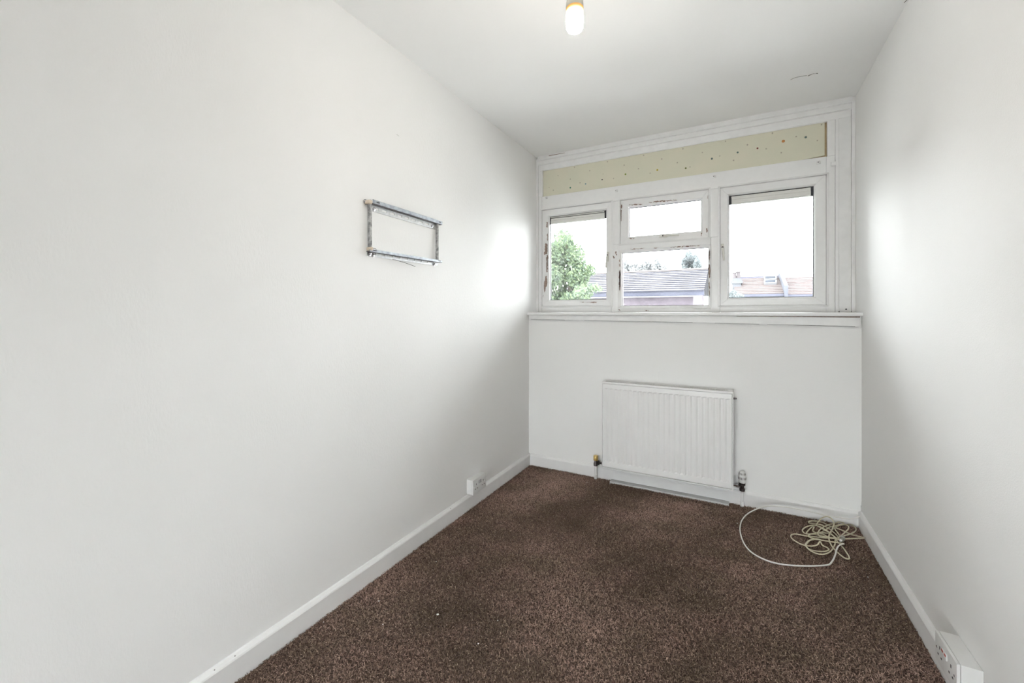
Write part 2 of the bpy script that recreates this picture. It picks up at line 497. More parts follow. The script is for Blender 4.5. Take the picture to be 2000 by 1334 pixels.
bm = nb(); prism(bm, [(YR, 0), (YR + SK_T, 0), (YR + SK_T, 0.074), (YR + 0.008, SK_H), (YR, SK_H)], 'x', XL + SK_T, DX - DW)
prism(bm, [(YR, 0), (YR + SK_T, 0), (YR + SK_T, 0.074), (YR + 0.008, SK_H), (YR, SK_H)], 'x', DX + DW, XR - SK_T)
struct(obj('baseboard_rear', bm, 'gloss_paint', None), 'white gloss skirting board either side of the added light opening', 'skirting')
# nail dents in the left skirting
for px, py in ((459, 1278), (419, 1305), (880, 989)):
    p = PX(px, py, XL + 0.012)
    bm = nb(); lathe(bm, [(0.0016, -0.001), (0.0018, 0.0005), (0.0008, 0.001)], 10, Matrix.Translation((p.x, p.y, 0.0838)) @ Matrix.Rotation(math.radians(40), 4, 'Y'))
    obj('nail_dent', bm, 'dent_shade_grey', baseboard_left)

# crevice where skirting and walls meet in the right corner
bm = nb()
a = PY(1682, 994, YB)
for z0, z1, wd in ((SK_H - 0.012, SK_H + 0.03, 0.004),):
    prism(bm, [(XR - 0.0005, YB - 0.0002), (XR - wd, YB - 0.0006), (XR - 0.0008, YB - wd)], 'z', z0, z1)
obj('corner_crevice', bm, 'crack_dark', wall_back)
# small curl of torn lining beside the crevice
bm = nb()
v = [bm.verts.new(q) for q in ((XR - 0.0005, YB - 0.012, SK_H), (XR - 0.006, YB - 0.007, SK_H + 0.002), (XR - 0.003, YB - 0.006, SK_H + 0.05), (XR - 0.0005, YB - 0.010, SK_H + 0.055))]
bm.faces.new(v); bmesh.ops.solidify(bm, geom=list(bm.faces), thickness=0.0006)
obj('torn_lining', bm, 'wall_paint', wall_back)

# hairline crack and lifting paint on the ceiling
def lip(name, px_pts, width, parent, m='ceiling_paint', drop=0.004):
    bm = nb()
    top = [PZ(x, y, H - 0.0003) for x, y in px_pts]
    n = len(top)
    A, B = [], []
    for i, p in enumerate(top):
        k = math.sin(math.pi * i / (n - 1))
        A.append(bm.verts.new(p))
        B.append(bm.verts.new(p + Vector((0.2 * width * k, -width * k - 0.0004, -drop * k - 0.0003))))
    for i in range(n - 1):
        bm.faces.new((A[i], A[i + 1], B[i + 1], B[i]))
    return obj(name, bm, m, parent)
def hair(name, px_pts, r, parent, m='crack_dark'):
    bm = nb()
    tube(bm, catmull([PZ(x, y, H - 0.0004) for x, y in px_pts], 4), r, 6)
    return obj(name, bm, m, parent)
hair('plaster_crack', [(1544, 156), (1551, 152.5), (1560, 150), (1568, 148.4), (1576, 147.7)], 0.0009, ceiling)
hair('plaster_crack', [(1578, 148.3), (1584, 145.6), (1590, 143.6), (1597, 143.2)], 0.0017, ceiling)
lip('lifted_paint', [(1578, 149), (1584, 146.2), (1590, 144.2), (1597, 144)], 0.016, ceiling)
hair('plaster_crack', [(1766, 5), (1769, 2.4), (1771, 0)], 0.0012, ceiling)
# small flake on the bracket wall
bm = nb(); p = PX(777, 264, XL)
box(bm, XL - 0.0002, XL + 0.003, p.y - 0.008, p.y + 0.008, p.z - 0.0025, p.z + 0.0025)
bevel(bm, 0.001, 1); obj('plaster_flake', bm, 'wall_paint', wall_left)

# ================================================================== THE WINDOW
def XW(px, Y=YW): return PY(px, 600, Y).x
def ZW(*pts): return sum(PY(x, y, YW).z for x, y in pts) / len(pts)

SILL_Z = EYE
FD = 0.07                       # depth of the frame
YF = YW                         # front face of the fixed frame
YSH = YW + 0.008                # front face of the sashes
YG = YW + 0.034                 # glass

win = empty('window_1', ((XL + XR) / 2, YW, SILL_Z))
struct(win, 'wide white four-light window with two casements, a top vent and a fixed pane', 'window')
WI = Matrix.Translation(-win.location)
def wpart(name, bm, m, parent=win, smooth=False, label=None):
    if parent is win: bmesh.ops.transform(bm, matrix=WI, verts=list(bm.verts))
    else: bmesh.ops.transform(bm, matrix=WI, verts=list(bm.verts))
    return obj(name, bm, m, parent, smooth, label)
def wbox(name, m, x0, x1, y0, y1, z0, z1, bev=0.003, parent=win):
    bm = nb(); box(bm, x0, x1, y0, y1, z0, z1)
    if bev: bevel(bm, bev, 2)
    return wpart(name, bm, m, parent, bool(bev))

# the four openings, as x-range and z-range
LC = dict(x0=XW(1058.5), x1=XW(1194), z0=ZW((1059, 597.4), (1194, 597.8)), z1=ZW((1059, 410.2), (1194, 394.6)))
VT = dict(x0=XW(1211.5), x1=XW(1384), z0=ZW((1212, 475.5), (1386, 464.5)), z1=ZW((1212, 391.5), (1383, 370)))
FX = dict(x0=XW(1206.8), x1=XW(1388.4), z0=ZW((1207, 602), (1388, 602)), z1=ZW((1207, 488), (1388, 478)))
RC = dict(x0=XW(1406.5), x1=XW(1614), z0=ZW((1407, 596), (1614, 596)), z1=ZW((1407, 367), (1614, 341)))
PANEL_B = ZW((1059, 384.5), (1340, 344.6), (1600, 306))
PANEL_T = ZW((1060.5, 333), (1360, 279.5), (1612, 238.4))
JL = XW(1052); JR = XW(1631)

YE = YW + FD
def member(name, x0, x1, z0, z1, y0=YF, bev=0.004):
    return wbox(name, 'frame_white', x0, x1, y0, YE, z0, z1, bev)
member('jamb', JL, LC['x0'], SILL_Z, PANEL_B)
member('jamb', RC['x1'], JR, SILL_Z, PANEL_B)
TR_Z = LC['z1']
top = max(VT['z1'], LC['z1'], RC['z1'])
member('head_rail', LC['x0'], RC['x1'], top, PANEL_B)
for r in (LC, VT, RC):
    if top - r['z1'] > 0.002:
        member('head_rail', r['x0'], r['x1'], r['z1'], top, bev=0.0)
member('mullion', LC['x1'], VT['x0'], VT['z0'], top)
member('mullion', LC['x1'], FX['x0'], SILL_Z, VT['z0'])
member('mullion', VT['x1'], RC['x0'], VT['z0'], top)
member('mullion', FX['x1'], RC['x0'], SILL_Z, VT['z0'])
member('transom', FX['x0'], FX['x1'], FX['z1'], VT['z0'])
member('bottom_rail', LC['x0'], LC['x1'], SILL_Z, LC['z0'])
member('bottom_rail', FX['x0'], FX['x1'], SILL_Z, FX['z0'], bev=0.002)
member('bottom_rail', RC['x0'], RC['x1'], SILL_Z, RC['z0'])
# raised bead of the fixed frame round the opening lights
def ring(bm, o, i, y0o, y0i, y1, gap=0.0004):
    """Mitred rectangular frame between outer rect o and inner rect i (x0,x1,z0,z1); front slopes from y0o to y0i."""
    O = [(o[0], o[2]), (o[1], o[2]), (o[1], o[3]), (o[0], o[3])]
    I = [(i[0], i[2]), (i[1], i[2]), (i[1], i[3]), (i[0], i[3])]
    for k in range(4):
        a, b = O[k], O[(k + 1) % 4]; c, d = I[(k + 1) % 4], I[k]
        t = Vector((b[0] - a[0], 0, b[1] - a[1])).normalized() * gap
        pts = []
        for (p, y, sg) in ((a, y0o, 1), (b, y0o, -1), (c, y0i, -1), (d, y0i, 1)):
            pts.append(Vector((p[0], y, p[1])) + t * sg)
        fr = [bm.verts.new(p) for p in pts]
        bk = [bm.verts.new((p.x, y1, p.z)) for p in pts]
        bm.faces.new(fr); bm.faces.new(bk[::-1])
        for j in range(4):
            bm.faces.new((fr[j], bk[j], bk[(j + 1) % 4], fr[(j + 1) % 4]))
def rect(r, d): return (r['x0'] + d, r['x1'] - d, r['z0'] + d, r['z1'] - d)
for r in (LC, VT, RC):
    bm = nb(); ring(bm, rect(r, -0.012), rect(r, -0.001), YF - 0.001, YF - 0.007, YF + 0.004)
    wpart('frame_bead', bm, 'bead_white')
    bm = nb(); ring(bm, rect(r, -0.001), rect(r, 0.009), YSH + 0.0365, YSH + 0.0365, YE, 0)
    wpart('rebate', bm, 'frame_white')

def light(r, glass, name, openable=True, vent=None):
    """One light: sash (if it opens), glazing bead, gasket and pane; glass = (x0,x1,z0,z1)."""
    s = empty(name); s.parent = win
    if openable:
        bm = nb(); mid = (glass[0] - 0.010, glass[1] + 0.010, glass[2] - 0.010, glass[3] + 0.010)
        ring(bm, rect(r, 0.0012), mid, YSH, YSH - 0.001, YSH + 0.036)
        wpart('sash_frame', bm, 'frame_white', s)
        bm = nb(); ring(bm, mid, glass, YSH - 0.0005, YSH + 0.010, YG + 0.004)
        wpart('glazing_bead', bm, 'bead_white', s)
    else:
        bm = nb(); ring(bm, rect(r, 0.0), glass, YSH - 0.012, YSH + 0.006, YE - 0.01)
        wpart('glazing_bead', bm, 'bead_white', s)
    bm = nb(); ring(bm, glass, (glass[0] + 0.003, glass[1] - 0.003, glass[2] + 0.003, glass[3] - 0.003), YG - 0.006, YG - 0.003, YG + 0.008, 0)
    wpart('gasket', bm, 'gasket', s)
    ztop = glass[3]
    bm = nb(); box(bm, glass[0] + 0.001, glass[1] - 0.001, YG, YG + 0.004, glass[2] + 0.001, ztop - 0.001)
    wpart('pane', bm, 'glass', s)
    return s

g1 = (XW(1072), XW(1182.8), ZW((1072, 585.3), (1182.8, 585.3)), ZW((1072, 422.5), (1182.6, 409.2)))
g2 = (XW(1227.4), XW(1369), ZW((1227.4, 462.2), (1369, 449.8)), ZW((1227.4, 404.5), (1368.8, 388.8)))
g3 = (XW(1213.5), XW(1383.2), ZW((1213, 596.8), (1383, 596.8)), ZW((1213.5, 493.3), (1383, 482.4)))
g4 = (XW(1423.4), XW(1590.4), ZW((1423.4, 581.6), (1590.4, 579.6)), ZW((1423.4, 381.2), (1590.4, 361.7)))
casement_a = light(LC, g1, 'casement')
vent_light = light(VT, g2, 'top_vent')
fixed_light = light(FX, g3, 'fixed_light', openable=False)
casement_b = light(RC, g4, 'casement')
casement_a['label'] = 'narrow casement with peeling paint'
casement_b['label'] = 'wide casement with intact paint'

# slotted air vents glazed into the head of the two casements
def air_vent(parent, g, inset, drop, hgt):
    x0, x1 = g[0] + inset, g[1] - inset
    zt = g[3] - drop; zb = zt - hgt
    bm = nb(); y0 = YG - 0.024
    prism(bm, [(y0 + 0.010, zt), (y0 + 0.004, zt - 0.003), (y0 + 0.004, zt - 0.4 * hgt), (y0, zt - 0.47 * hgt), (y0, zb + 0.12 * hgt), (y0 + 0.005, zb), (YG - 0.001, zb), (YG - 0.001, zt)], 'x', x0, x1)
    wpart('vent_hood', bm, 'vent_plastic', parent)
    bm = nb(); box(bm, g[0] + 0.0015, x0 - 0.0002, YG - 0.014, YG - 0.001, zb + 0.002, g[3] - 0.001)
    box(bm, x1 + 0.0002, g[1] - 0.0015, YG - 0.014, YG - 0.001, zb + 0.002, g[3] - 0.001)
    box(bm, x0 - 0.0002, x1 + 0.0002, YG - 0.010, YG - 0.001, zt + 0.0003, g[3] - 0.001)
    wpart('vent_end_cap', bm, 'gasket', parent)
air_vent(casement_b, g4, 0.016, 0.006, 0.054)
air_vent(casement_a, g1, 0.013, 0.016, 0.046)
bm = nb(); box(bm, g1[0] + 0.006, g1[1] - 0.016, YG - 0.018, YG - 0.011, g1[3] - 0.012, g1[3] - 0.005)
wpart('vent_slide', bm, 'vent_plastic', casement_a)

# espagnolette handles
def handle(parent, px, py, ang, length, base_v=True):
    p = PY(px, py, YSH)
    R = Matrix.Translation(p) @ Matrix.Rotation(ang, 4, 'Y')      # local -z is the way the lever points
    h = empty('handle'); h.parent = parent
    bm = nb()
    if base_v: box(bm, -0.0085, 0.0085, -0.010, 0.0005, -0.045, 0.026)
    else: box(bm, -0.0085, 0.0085, -0.010, 0.0005, -0.028, 0.028)
    bevel(bm, 0.003, 2); bmesh.ops.transform(bm, matrix=R, verts=list(bm.verts)); wpart('handle_plate', bm, 'handle_cream', h, True)
    bm = nb()
    lathe(bm, [(0.009, 0), (0.0095, 0.012), (0.008, 0.017)], 16, Matrix.Translation((0, -0.008, 0)) @ Matrix.Rotation(math.pi / 2, 4, 'X'))
    pts = [(0, -0.020, 0), (0, -0.026, -0.02), (0, -0.030, -0.05), (0, -0.030, -0.08), (0, -0.028, -length)]
    tube(bm, catmull(pts, 4), [0.0085 - 0.003 * i / 16 for i in range(17)], 10)
    bmesh.ops.transform(bm, matrix=R, verts=list(bm.verts)); wpart('lever', bm, 'handle_cream', h, True)
    bm = nb(); lathe(bm, [(0.006, 0), (0.006, 0.003), (0.004, 0.0045)], 14, Matrix.Translation((0, -0.0245, 0)) @ Matrix.Rotation(math.pi / 2, 4, 'X'))
    bmesh.ops.transform(bm, matrix=R, verts=list(bm.verts)); wpart('lock_button', bm, 'tarnish_shade', h, True)
handle(casement_a, 1187.5, 499, 0.06, 0.095)
handle(casement_b, 1411.5, 484, -0.10, 0.085)
handle(vent_light, 1296, 461.5, -math.radians(87), 0.105, False)

# chipped paint: bare brown patches with ragged outlines, a hair proud of the frame face
def chip(parent, poly, Y, m='bare_brown', thick=0.0006, rag=1.1):
    P = []
    cx_ = sum(p[0] for p in poly) / len(poly); cy_ = sum(p[1] for p in poly) / len(poly)
    w_ = max(p[0] for p in poly) - min(p[0] for p in poly); h_ = max(p[1] for p in poly) - min(p[1] for p in poly)
    sx_, sy_ = (0.62, 0.95) if h_ > w_ else (0.95, 0.62)
    poly = [(cx_ + (x - cx_) * sx_, cy_ + (y - cy_) * sy_) for x, y in poly]
    rag = min(rag, 0.35 * min(w_, h_))
    for i in range(len(poly)):
        a = Vector((*poly[i], 0)); b = Vector((*poly[(i + 1) % len(poly)], 0))
        P.append(a)
        k = max(2, int((b - a).length / 1.6))
        for j in range(1, k):
            t = j / k
            P.append(a.lerp(b, t) + Vector((random.uniform(-rag, rag), random.uniform(-rag, rag), 0)))
    pts = [PY(p.x, p.y, Y) for p in P]
    bm = nb()
    f = [bm.verts.new((p.x, Y - thick, p.z)) for p in pts]
    b = [bm.verts.new((p.x, Y + 0.0003, p.z)) for p in pts]
    bm.faces.new(f)
    n = len(f)
    for i in range(n):
        bm.faces.new((f[i], b[i], b[(i + 1) % n], f[(i + 1) % n]))
    bmesh.ops.triangulate(bm, faces=[fc for fc in bm.faces if len(fc.verts) > 4])
    wpart('paint_chip', bm, m, parent)
c3 = lambda pts: [(1030 + x / 5.13, 380 + y / 5.13) for x, y in pts]
c4 = lambda pts: [(1190 + x / 4.764, 360 + y / 4.764) for x, y in pts]
YS_ = YSH - 0.0012
for pts in ([(185, 280), (207, 275), (208, 330), (188, 328)],
            [(195, 395), (206, 385), (208, 470), (196, 465)],
            [(180, 480), (206, 490), (207, 600), (158, 606)],
            [(188, 600), (209, 600), (208, 780), (196, 785), (188, 700)],
            [(180, 815), (204, 810), (206, 905), (185, 930), (165, 985), (160, 900)],
            [(152, 1020), (165, 1005), (163, 1035)]):
    chip(casement_a, c3(pts), YS_)
chip(casement_a, c3([(520, 1074), (600, 1076), (696, 1072), (694, 1086), (600, 1084)]), YS_)
for pts in ([(845, 590), (858, 610), (882, 636), (870, 640), (850, 620)], [(872, 575), (890, 565), (905, 600), (900, 612), (884, 600)]):
    chip(win, c3(pts), YF - 0.0003)
for pts in ([(935, 110), (952, 100), (950, 145), (936, 140)], [(936, 150), (944, 150), (943, 270), (937, 270)]):
    chip(vent_light, c3(pts), YS_)
for pts in ([(180, 198), (255, 176), (310, 178), (300, 190), (230, 196)],
            [(355, 178), (420, 160), (520, 145), (640, 138), (560, 152), (440, 172)],
            [(180, 502), (240, 500), (230, 510), (195, 511)],
            [(898, 412), (914, 405), (916, 445), (900, 452)], [(850, 450), (864, 446), (862, 478), (850, 478)],
            [(913, 105), (921, 105), (920, 135), (914, 135)]):
    chip(vent_light, c4(pts), YS_)
YFX = YSH - 0.0105
for pts in ([(88, 690), (100, 700), (102, 725), (90, 722)], [(92, 740), (102, 738), (100, 770), (93, 765)],
            [(92, 795), (103, 790), (106, 900), (98, 1000), (88, 960), (90, 880)],
            [(926, 620), (935, 600), (938, 700), (930, 730), (924, 700)], [(922, 740), (938, 745), (940, 850), (930, 880), (922, 820)],
            [(922, 910), (936, 905), (938, 1010), (934, 1055), (926, 1000)],
            [(190, 606), (260, 598), (330, 592), (300, 604)], [(400, 592), (470, 588), (440, 598)],
            [(560, 588), (660, 578), (800, 566), (850, 566), (760, 578), (640, 590)],
            [(80, 1160), (96, 1158), (104, 1178), (96, 1176)], [(325, 1168), (365, 1172), (366, 1180), (340, 1176)]):
    chip(fixed_light, c4(pts), YFX, 'bare_brown')

# timber surround
def trim(n, label, bm, m='old_gloss'):
    o = obj('trim_%d' % n, bm, m, None, False)
    struct(o, label, 'trim'); return o
bm = nb()
box(bm, XL, XW(1044.5), YW - 0.004, YE, SILL_Z, H); box(bm, XW(1045), JL - 0.0004, YW - 0.010, YE, SILL_Z, H - 0.015)
bevel(bm, 0.0014, 1)
trim(1, 'narrow white timber cover strips between window and bracket wall', bm)
bm = nb()
box(bm, JR + 0.0004, XW(1638), YW - 0.008, YE, SILL_Z, PANEL_T); box(bm, XW(1638.1), XW(1662.5), YW - 0.002, YE, SILL_Z, PANEL_T)
box(bm, XW(1662.7), XR, YW - 0.012, YE, SILL_Z, H); bevel(bm, 0.0012, 1)
t2 = trim(2, 'broad white timber boards beside the wide casement', bm)
# screw hole in the board above the sill
p = PY(1652.6, 606, YW - 0.002)
bm = nb(); lathe(bm, [(0.0045, 0), (0.0042, 0.0006)], 14, Matrix.Translation((p.x, YW - 0.0018, p.z + 0.006)) @ Matrix.Rotation(math.pi / 2, 4, 'X'))
obj('screw_hole', bm, 'gasket', t2)
for px in (1638.2, 1663):
    q = PY(px, 609, YW)
    bm = nb(); box(bm, q.x - 0.0022, q.x + 0.0022, YW - 0.0095, YW - 0.0075, SILL_Z + 0.0003, SILL_Z + 0.008)
    obj('dark_mark', bm, 'crack_dark', t2)  # small dark mark at the foot of a board edge
# head moulding in three steps
zc = H
z1 = ZW((1340, 265), (1102, 304))
z2 = ZW((1340, 273), (1102, 314))
bm = nb()
prism(bm, [(YE, zc), (YW - 0.022, zc), (YW - 0.022, z1 + 0.004), (YW - 0.018, z1), (YW - 0.009, z1), (YW - 0.009, z2 + 0.003), (YW + 0.001, z2), (YW + 0.006, PANEL_T + 0.006), (YW + 0.010, PANEL_T), (YE, PANEL_T)], 'x', JL, XW(1662.5))
t3 = trim(3, 'stepped white head moulding between ceiling and cream panel', bm)
# upper jambs beside the cream panel
PXL, PXR = XW(1059.5), XW(1616)
bm = nb(); box(bm, JL, PXL, YW, YE, PANEL_B, PANEL_T); box(bm, PXR, JR, YW, YE, PANEL_B, PANEL_T)
trim(4, 'short white timber jambs at the ends of the cream panel', bm)
# lifted strip of paint at the left end of the moulding
bm = nb()
a = PY(1072, 303.5, YW - 0.0225); b = PY(1103, 298.3, YW - 0.0225)
v = [bm.verts.new(q) for q in (a, b, b + Vector((0, -0.0012, -0.003)), a + Vector((0, -0.0012, -0.006)))]
bm.faces.new(v); bmesh.ops.solidify(bm, geom=list(bm.faces), thickness=0.0006)
obj('paint_chip', bm, 'bare_brown', t3)

# sill board and apron
bm = nb()
prism(bm, [(YE, SILL_Z), (YE, SILL_Z - 0.022), (YB - 0.026, SILL_Z - 0.022), (YB - 0.031, SILL_Z - 0.018), (YB - 0.032, SILL_Z - 0.008), (YB - 0.029, SILL_Z - 0.002), (YB - 0.024, SILL_Z)], 'x', XL, XR)
trim(5, 'white gloss window sill board with rounded nosing', bm, 'gloss_paint')
bm = nb()
def slab(x0, zt0, zb0, x1, zt1, zb1, y0, y1):
    P = [(x0, y0, zb0), (x1, y0, zb1), (x1, y0, zt1), (x0, y0, zt0)]
    f = [bm.verts.new(p) for p in P]; b = [bm.verts.new((p[0], y1, p[2])) for p in P]
    bm.faces.new(f); bm.faces.new(b[::-1])
    for i in range(4): bm.faces.new((f[i], b[i], b[(i + 1) % 4], f[(i + 1) % 4]))
slab(XL + 0.012, SILL_Z - 0.022, SILL_Z - 0.052, -0.2, SILL_Z - 0.0225, SILL_Z - 0.064, YB - 0.017, YB)
slab(-0.2, SILL_Z - 0.0225, SILL_Z - 0.064, XR - 0.008, SILL_Z - 0.029, SILL_Z - 0.076, YB - 0.017, YB)
apron = trim(6, 'sagging white apron moulding nailed below the window sill', bm)
bm = nb()
slab(XL + 0.012, SILL_Z - 0.0525, SILL_Z - 0.058, -0.2, SILL_Z - 0.0645, SILL_Z - 0.071, YB - 0.005, YB)
slab(-0.2, SILL_Z - 0.0645, SILL_Z - 0.071, 0.25, SILL_Z - 0.0705, SILL_Z - 0.076, YB - 0.005, YB)
obj('apron_bead', bm, 'old_gloss', apron)
for xa, za, xb, zb_ in ((XL + 0.45, -0.0575, -0.25, -0.0645), (-0.12, -0.0660, 0.12, -0.0700), (0.16, -0.0707, XR - 0.03, -0.0766), (XL + 0.02, -0.0530, XL + 0.30, -0.0560)):
    bm = nb(); slab(xa, SILL_Z + za, SILL_Z + za - 0.0016, xb, SILL_Z + zb_, SILL_Z + zb_ - 0.0022, YB - 0.0056, YB - 0.001)
    obj('shade_line', bm, 'dent_shade_grey', apron)  # grey strip painted in place of the shadow line below the apron
bm = nb()      # brown strip filling the gap at the low end of the apron
slab(0.0, SILL_Z - 0.022, SILL_Z - 0.0245, XR - 0.008, SILL_Z - 0.022, SILL_Z - 0.0295, YB - 0.004, YB)
obj('gap_strip', bm, 'bare_brown', apron)

# ------------------------------------------------------------------ cream infill panel with plugged holes
YPN = YW + 0.016
panel = empty('infill_panel', ((PXL + PXR) / 2, YPN, PANEL_B))
tag(panel, 'cream painted infill panel with coloured wall plugs above the window', 'panel')
PI_ = Matrix.Translation(-panel.location)
def ppart(name, bm, m, smooth=False, label=None):
    bmesh.ops.transform(bm, matrix=PI_, verts=list(bm.verts)); return obj(name, bm, m, panel, smooth, label)
PR2 = XW(1611.5)
bm = nb()
q0 = XW(1545)
P = [(PXL, PANEL_B), (q0, PANEL_B), (PR2, PANEL_B + 0.012), (PR2, PANEL_T), (PXL, PANEL_T)]
f = [bm.verts.new((x, YPN, z)) for x, z in P]; b = [bm.verts.new((x, YPN + 0.008, z)) for x, z in P]
bm.faces.new(f); bm.faces.new(b[::-1])
for i in range(5): bm.faces.new((f[i], b[i], b[(i + 1) % 5], f[(i + 1) % 5]))
ppart('board', bm, 'panel_cream')
bm = nb(); box(bm, PXL, PXR, YPN + 0.0085, YE, PANEL_B, PANEL_T)
ppart('backing_board', bm, 'panel_raw', label='bare wood showing where the cream board has lifted')
for nm, c in (('plug_green', (0.10, 0.30, 0.19)), ('plug_teal', (0.30, 0.46, 0.46)), ('plug_lime', (0.24, 0.31, 0.03)), ('plug_yellow', (0.62, 0.50, 0.06)),
              ('plug_olive', (0.20, 0.23, 0.06)), ('plug_slate', (0.09, 0.14, 0.13)), ('plug_red', (0.30, 0.09, 0.06)), ('plug_orange', (0.48, 0.20, 0.05))):
    mat(nm, c, 0.5, noise=0.15, nscale=200)
A1 = lambda x, y: (1020 + x / 5.8, 170 + y / 5.8)
A2 = lambda x, y: (1340 + x / 5.556, 170 + y / 5.556)
plugs = [(A1(545, 1140), 'plug_green', 0.0068), (A1(718, 1097), 'plug_teal', 0.006), (A1(905, 1050), 'plastic_dark', 0.005), (A1(1170, 988), 'plug_lime', 0.0065),
         (A1(1530, 940), 'plug_yellow', 0.0065), (A1(1852, 920), 'plug_olive', 0.0062), (A1(352, 1168), 'plastic_dark', 0.0028),
         (A2(280, 778), 'plug_slate', 0.0064), (A2(560, 710), 'plug_slate', 0.0058), (A2(775, 665), 'plug_red', 0.0056), (A2(1055, 588), 'plug_orange', 0.0088),
         (A2(1298, 545), 'plug_slate', 0.0062)]
for (px, m, r) in plugs:
    p = PY(px[0], px[1], YPN)
    M = Matrix.Translation((p.x, YPN, p.z)) @ Matrix.Rotation(math.pi / 2, 4, 'X')
    bm = nb(); lathe(bm, [(r, -0.002), (r, 0.0012), (r * 0.8, 0.0018)], 16, M)
    pl = ppart('wall_plug', bm, m, True)
    if m in ('plug_yellow', 'plug_teal', 'plug_red', 'plug_green', 'plug_lime', 'plug_olive'):
        bm = nb(); lathe(bm, [(r * 0.36, 0.001), (r * 0.36, 0.0023)], 10, M)
        bmesh.ops.transform(bm, matrix=PI_, verts=list(bm.verts)); obj('plug_hole', bm, 'plastic_dark', pl)
rings = [A1(*q) for q in ((305, 1138), (405, 1003), (545, 1043), (592, 908), (655, 1085), (765, 948), (915, 985), (965, 845), (1035, 1035), (1155, 885),
                          (1317, 925), (1375, 773), (1448, 975), (1580, 815), (1757, 857), (1820, 700), (1900, 905))]
rings += [A2(*q) for q in ((177, 710), (365, 748), (427, 588), (515, 795), (665, 627), (870, 670), (937, 500), (1033, 713), (1195, 538), (1425, 580), (1470, 408))]
for px in rings:
    p = PY(px[0], px[1], YPN)
    r = random.uniform(0.0045, 0.0062)
    bm = nb()
    seg = 14
    r *= 0.8
    pr = [(r, 0.0002), (r * 0.95, 0.0016), (r * 0.7, 0.0018), (r * 0.5, 0.0004)]
    lathe(bm, pr, seg, Matrix.Translation((p.x, YPN, p.z)) @ Matrix.Rotation(math.pi / 2, 4, 'X'))
    ppart('filled_hole', bm, 'filler_shade', True)

# ------------------------------------------------------------------ curtain wire hooks on the frame
hooks = [((1067.5, 387), 'curtain hook screwed to the frame above the narrow casement', 'narrow casement'),
         ((1204, 373), 'curtain hook screwed to the frame between narrow casement and top vent', ''),
         ((1395, 345.5), 'curtain hook screwed to the frame between top vent and wide casement', ''),
         ((1599, 318), 'curtain hook screwed to the frame above the wide casement', '')]
for (px, lab, _) in hooks:
    p = PY(px[0], px[1], YF)
    h = empty('curtain_hook', (p.x, YF, p.z)); tag(h, 'small white ' + lab, 'hook', 'curtain hooks along the window head')
    bm = nb(); box(bm, -0.011, 0.011, -0.004, 0, -0.009, 0.009); bevel(bm, 0.002, 2); obj('hook_plate', bm, 'plastic_white', h, True)
    bm = nb(); tube(bm, catmull([(0.003, -0.003, -0.004), (0.003, -0.014, -0.005), (0.003, -0.018, 0.001), (0.003, -0.014, 0.006)], 4), 0.0022, 8)
    obj('hook_peg', bm, 'plastic_white', h, True)
    bm = nb(); lathe(bm, [(0.003, 0), (0.0028, 0.0012)], 12, Matrix.Translation((-0.003, -0.004, 0.003)) @ Matrix.Rotation(math.pi / 2, 4, 'X'))
    obj('screw_head', bm, 'tarnish_shade', h)
p = PY(1629, 320, YW - 0.008)
h = empty('curtain_rail_bracket', (p.x, YW - 0.008, p.z)); tag(h, 'small painted bracket on the board at the end of the transom', 'bracket')
boxobj('bracket_plate', 'old_gloss', h, -0.014, 0.010, -0.006, 0, -0.014, 0.012, 0.002)
boxobj('bracket_tongue', 'old_gloss', h, -0.016, 0.006, -0.015, -0.0062, -0.012, -0.006, 0.001)

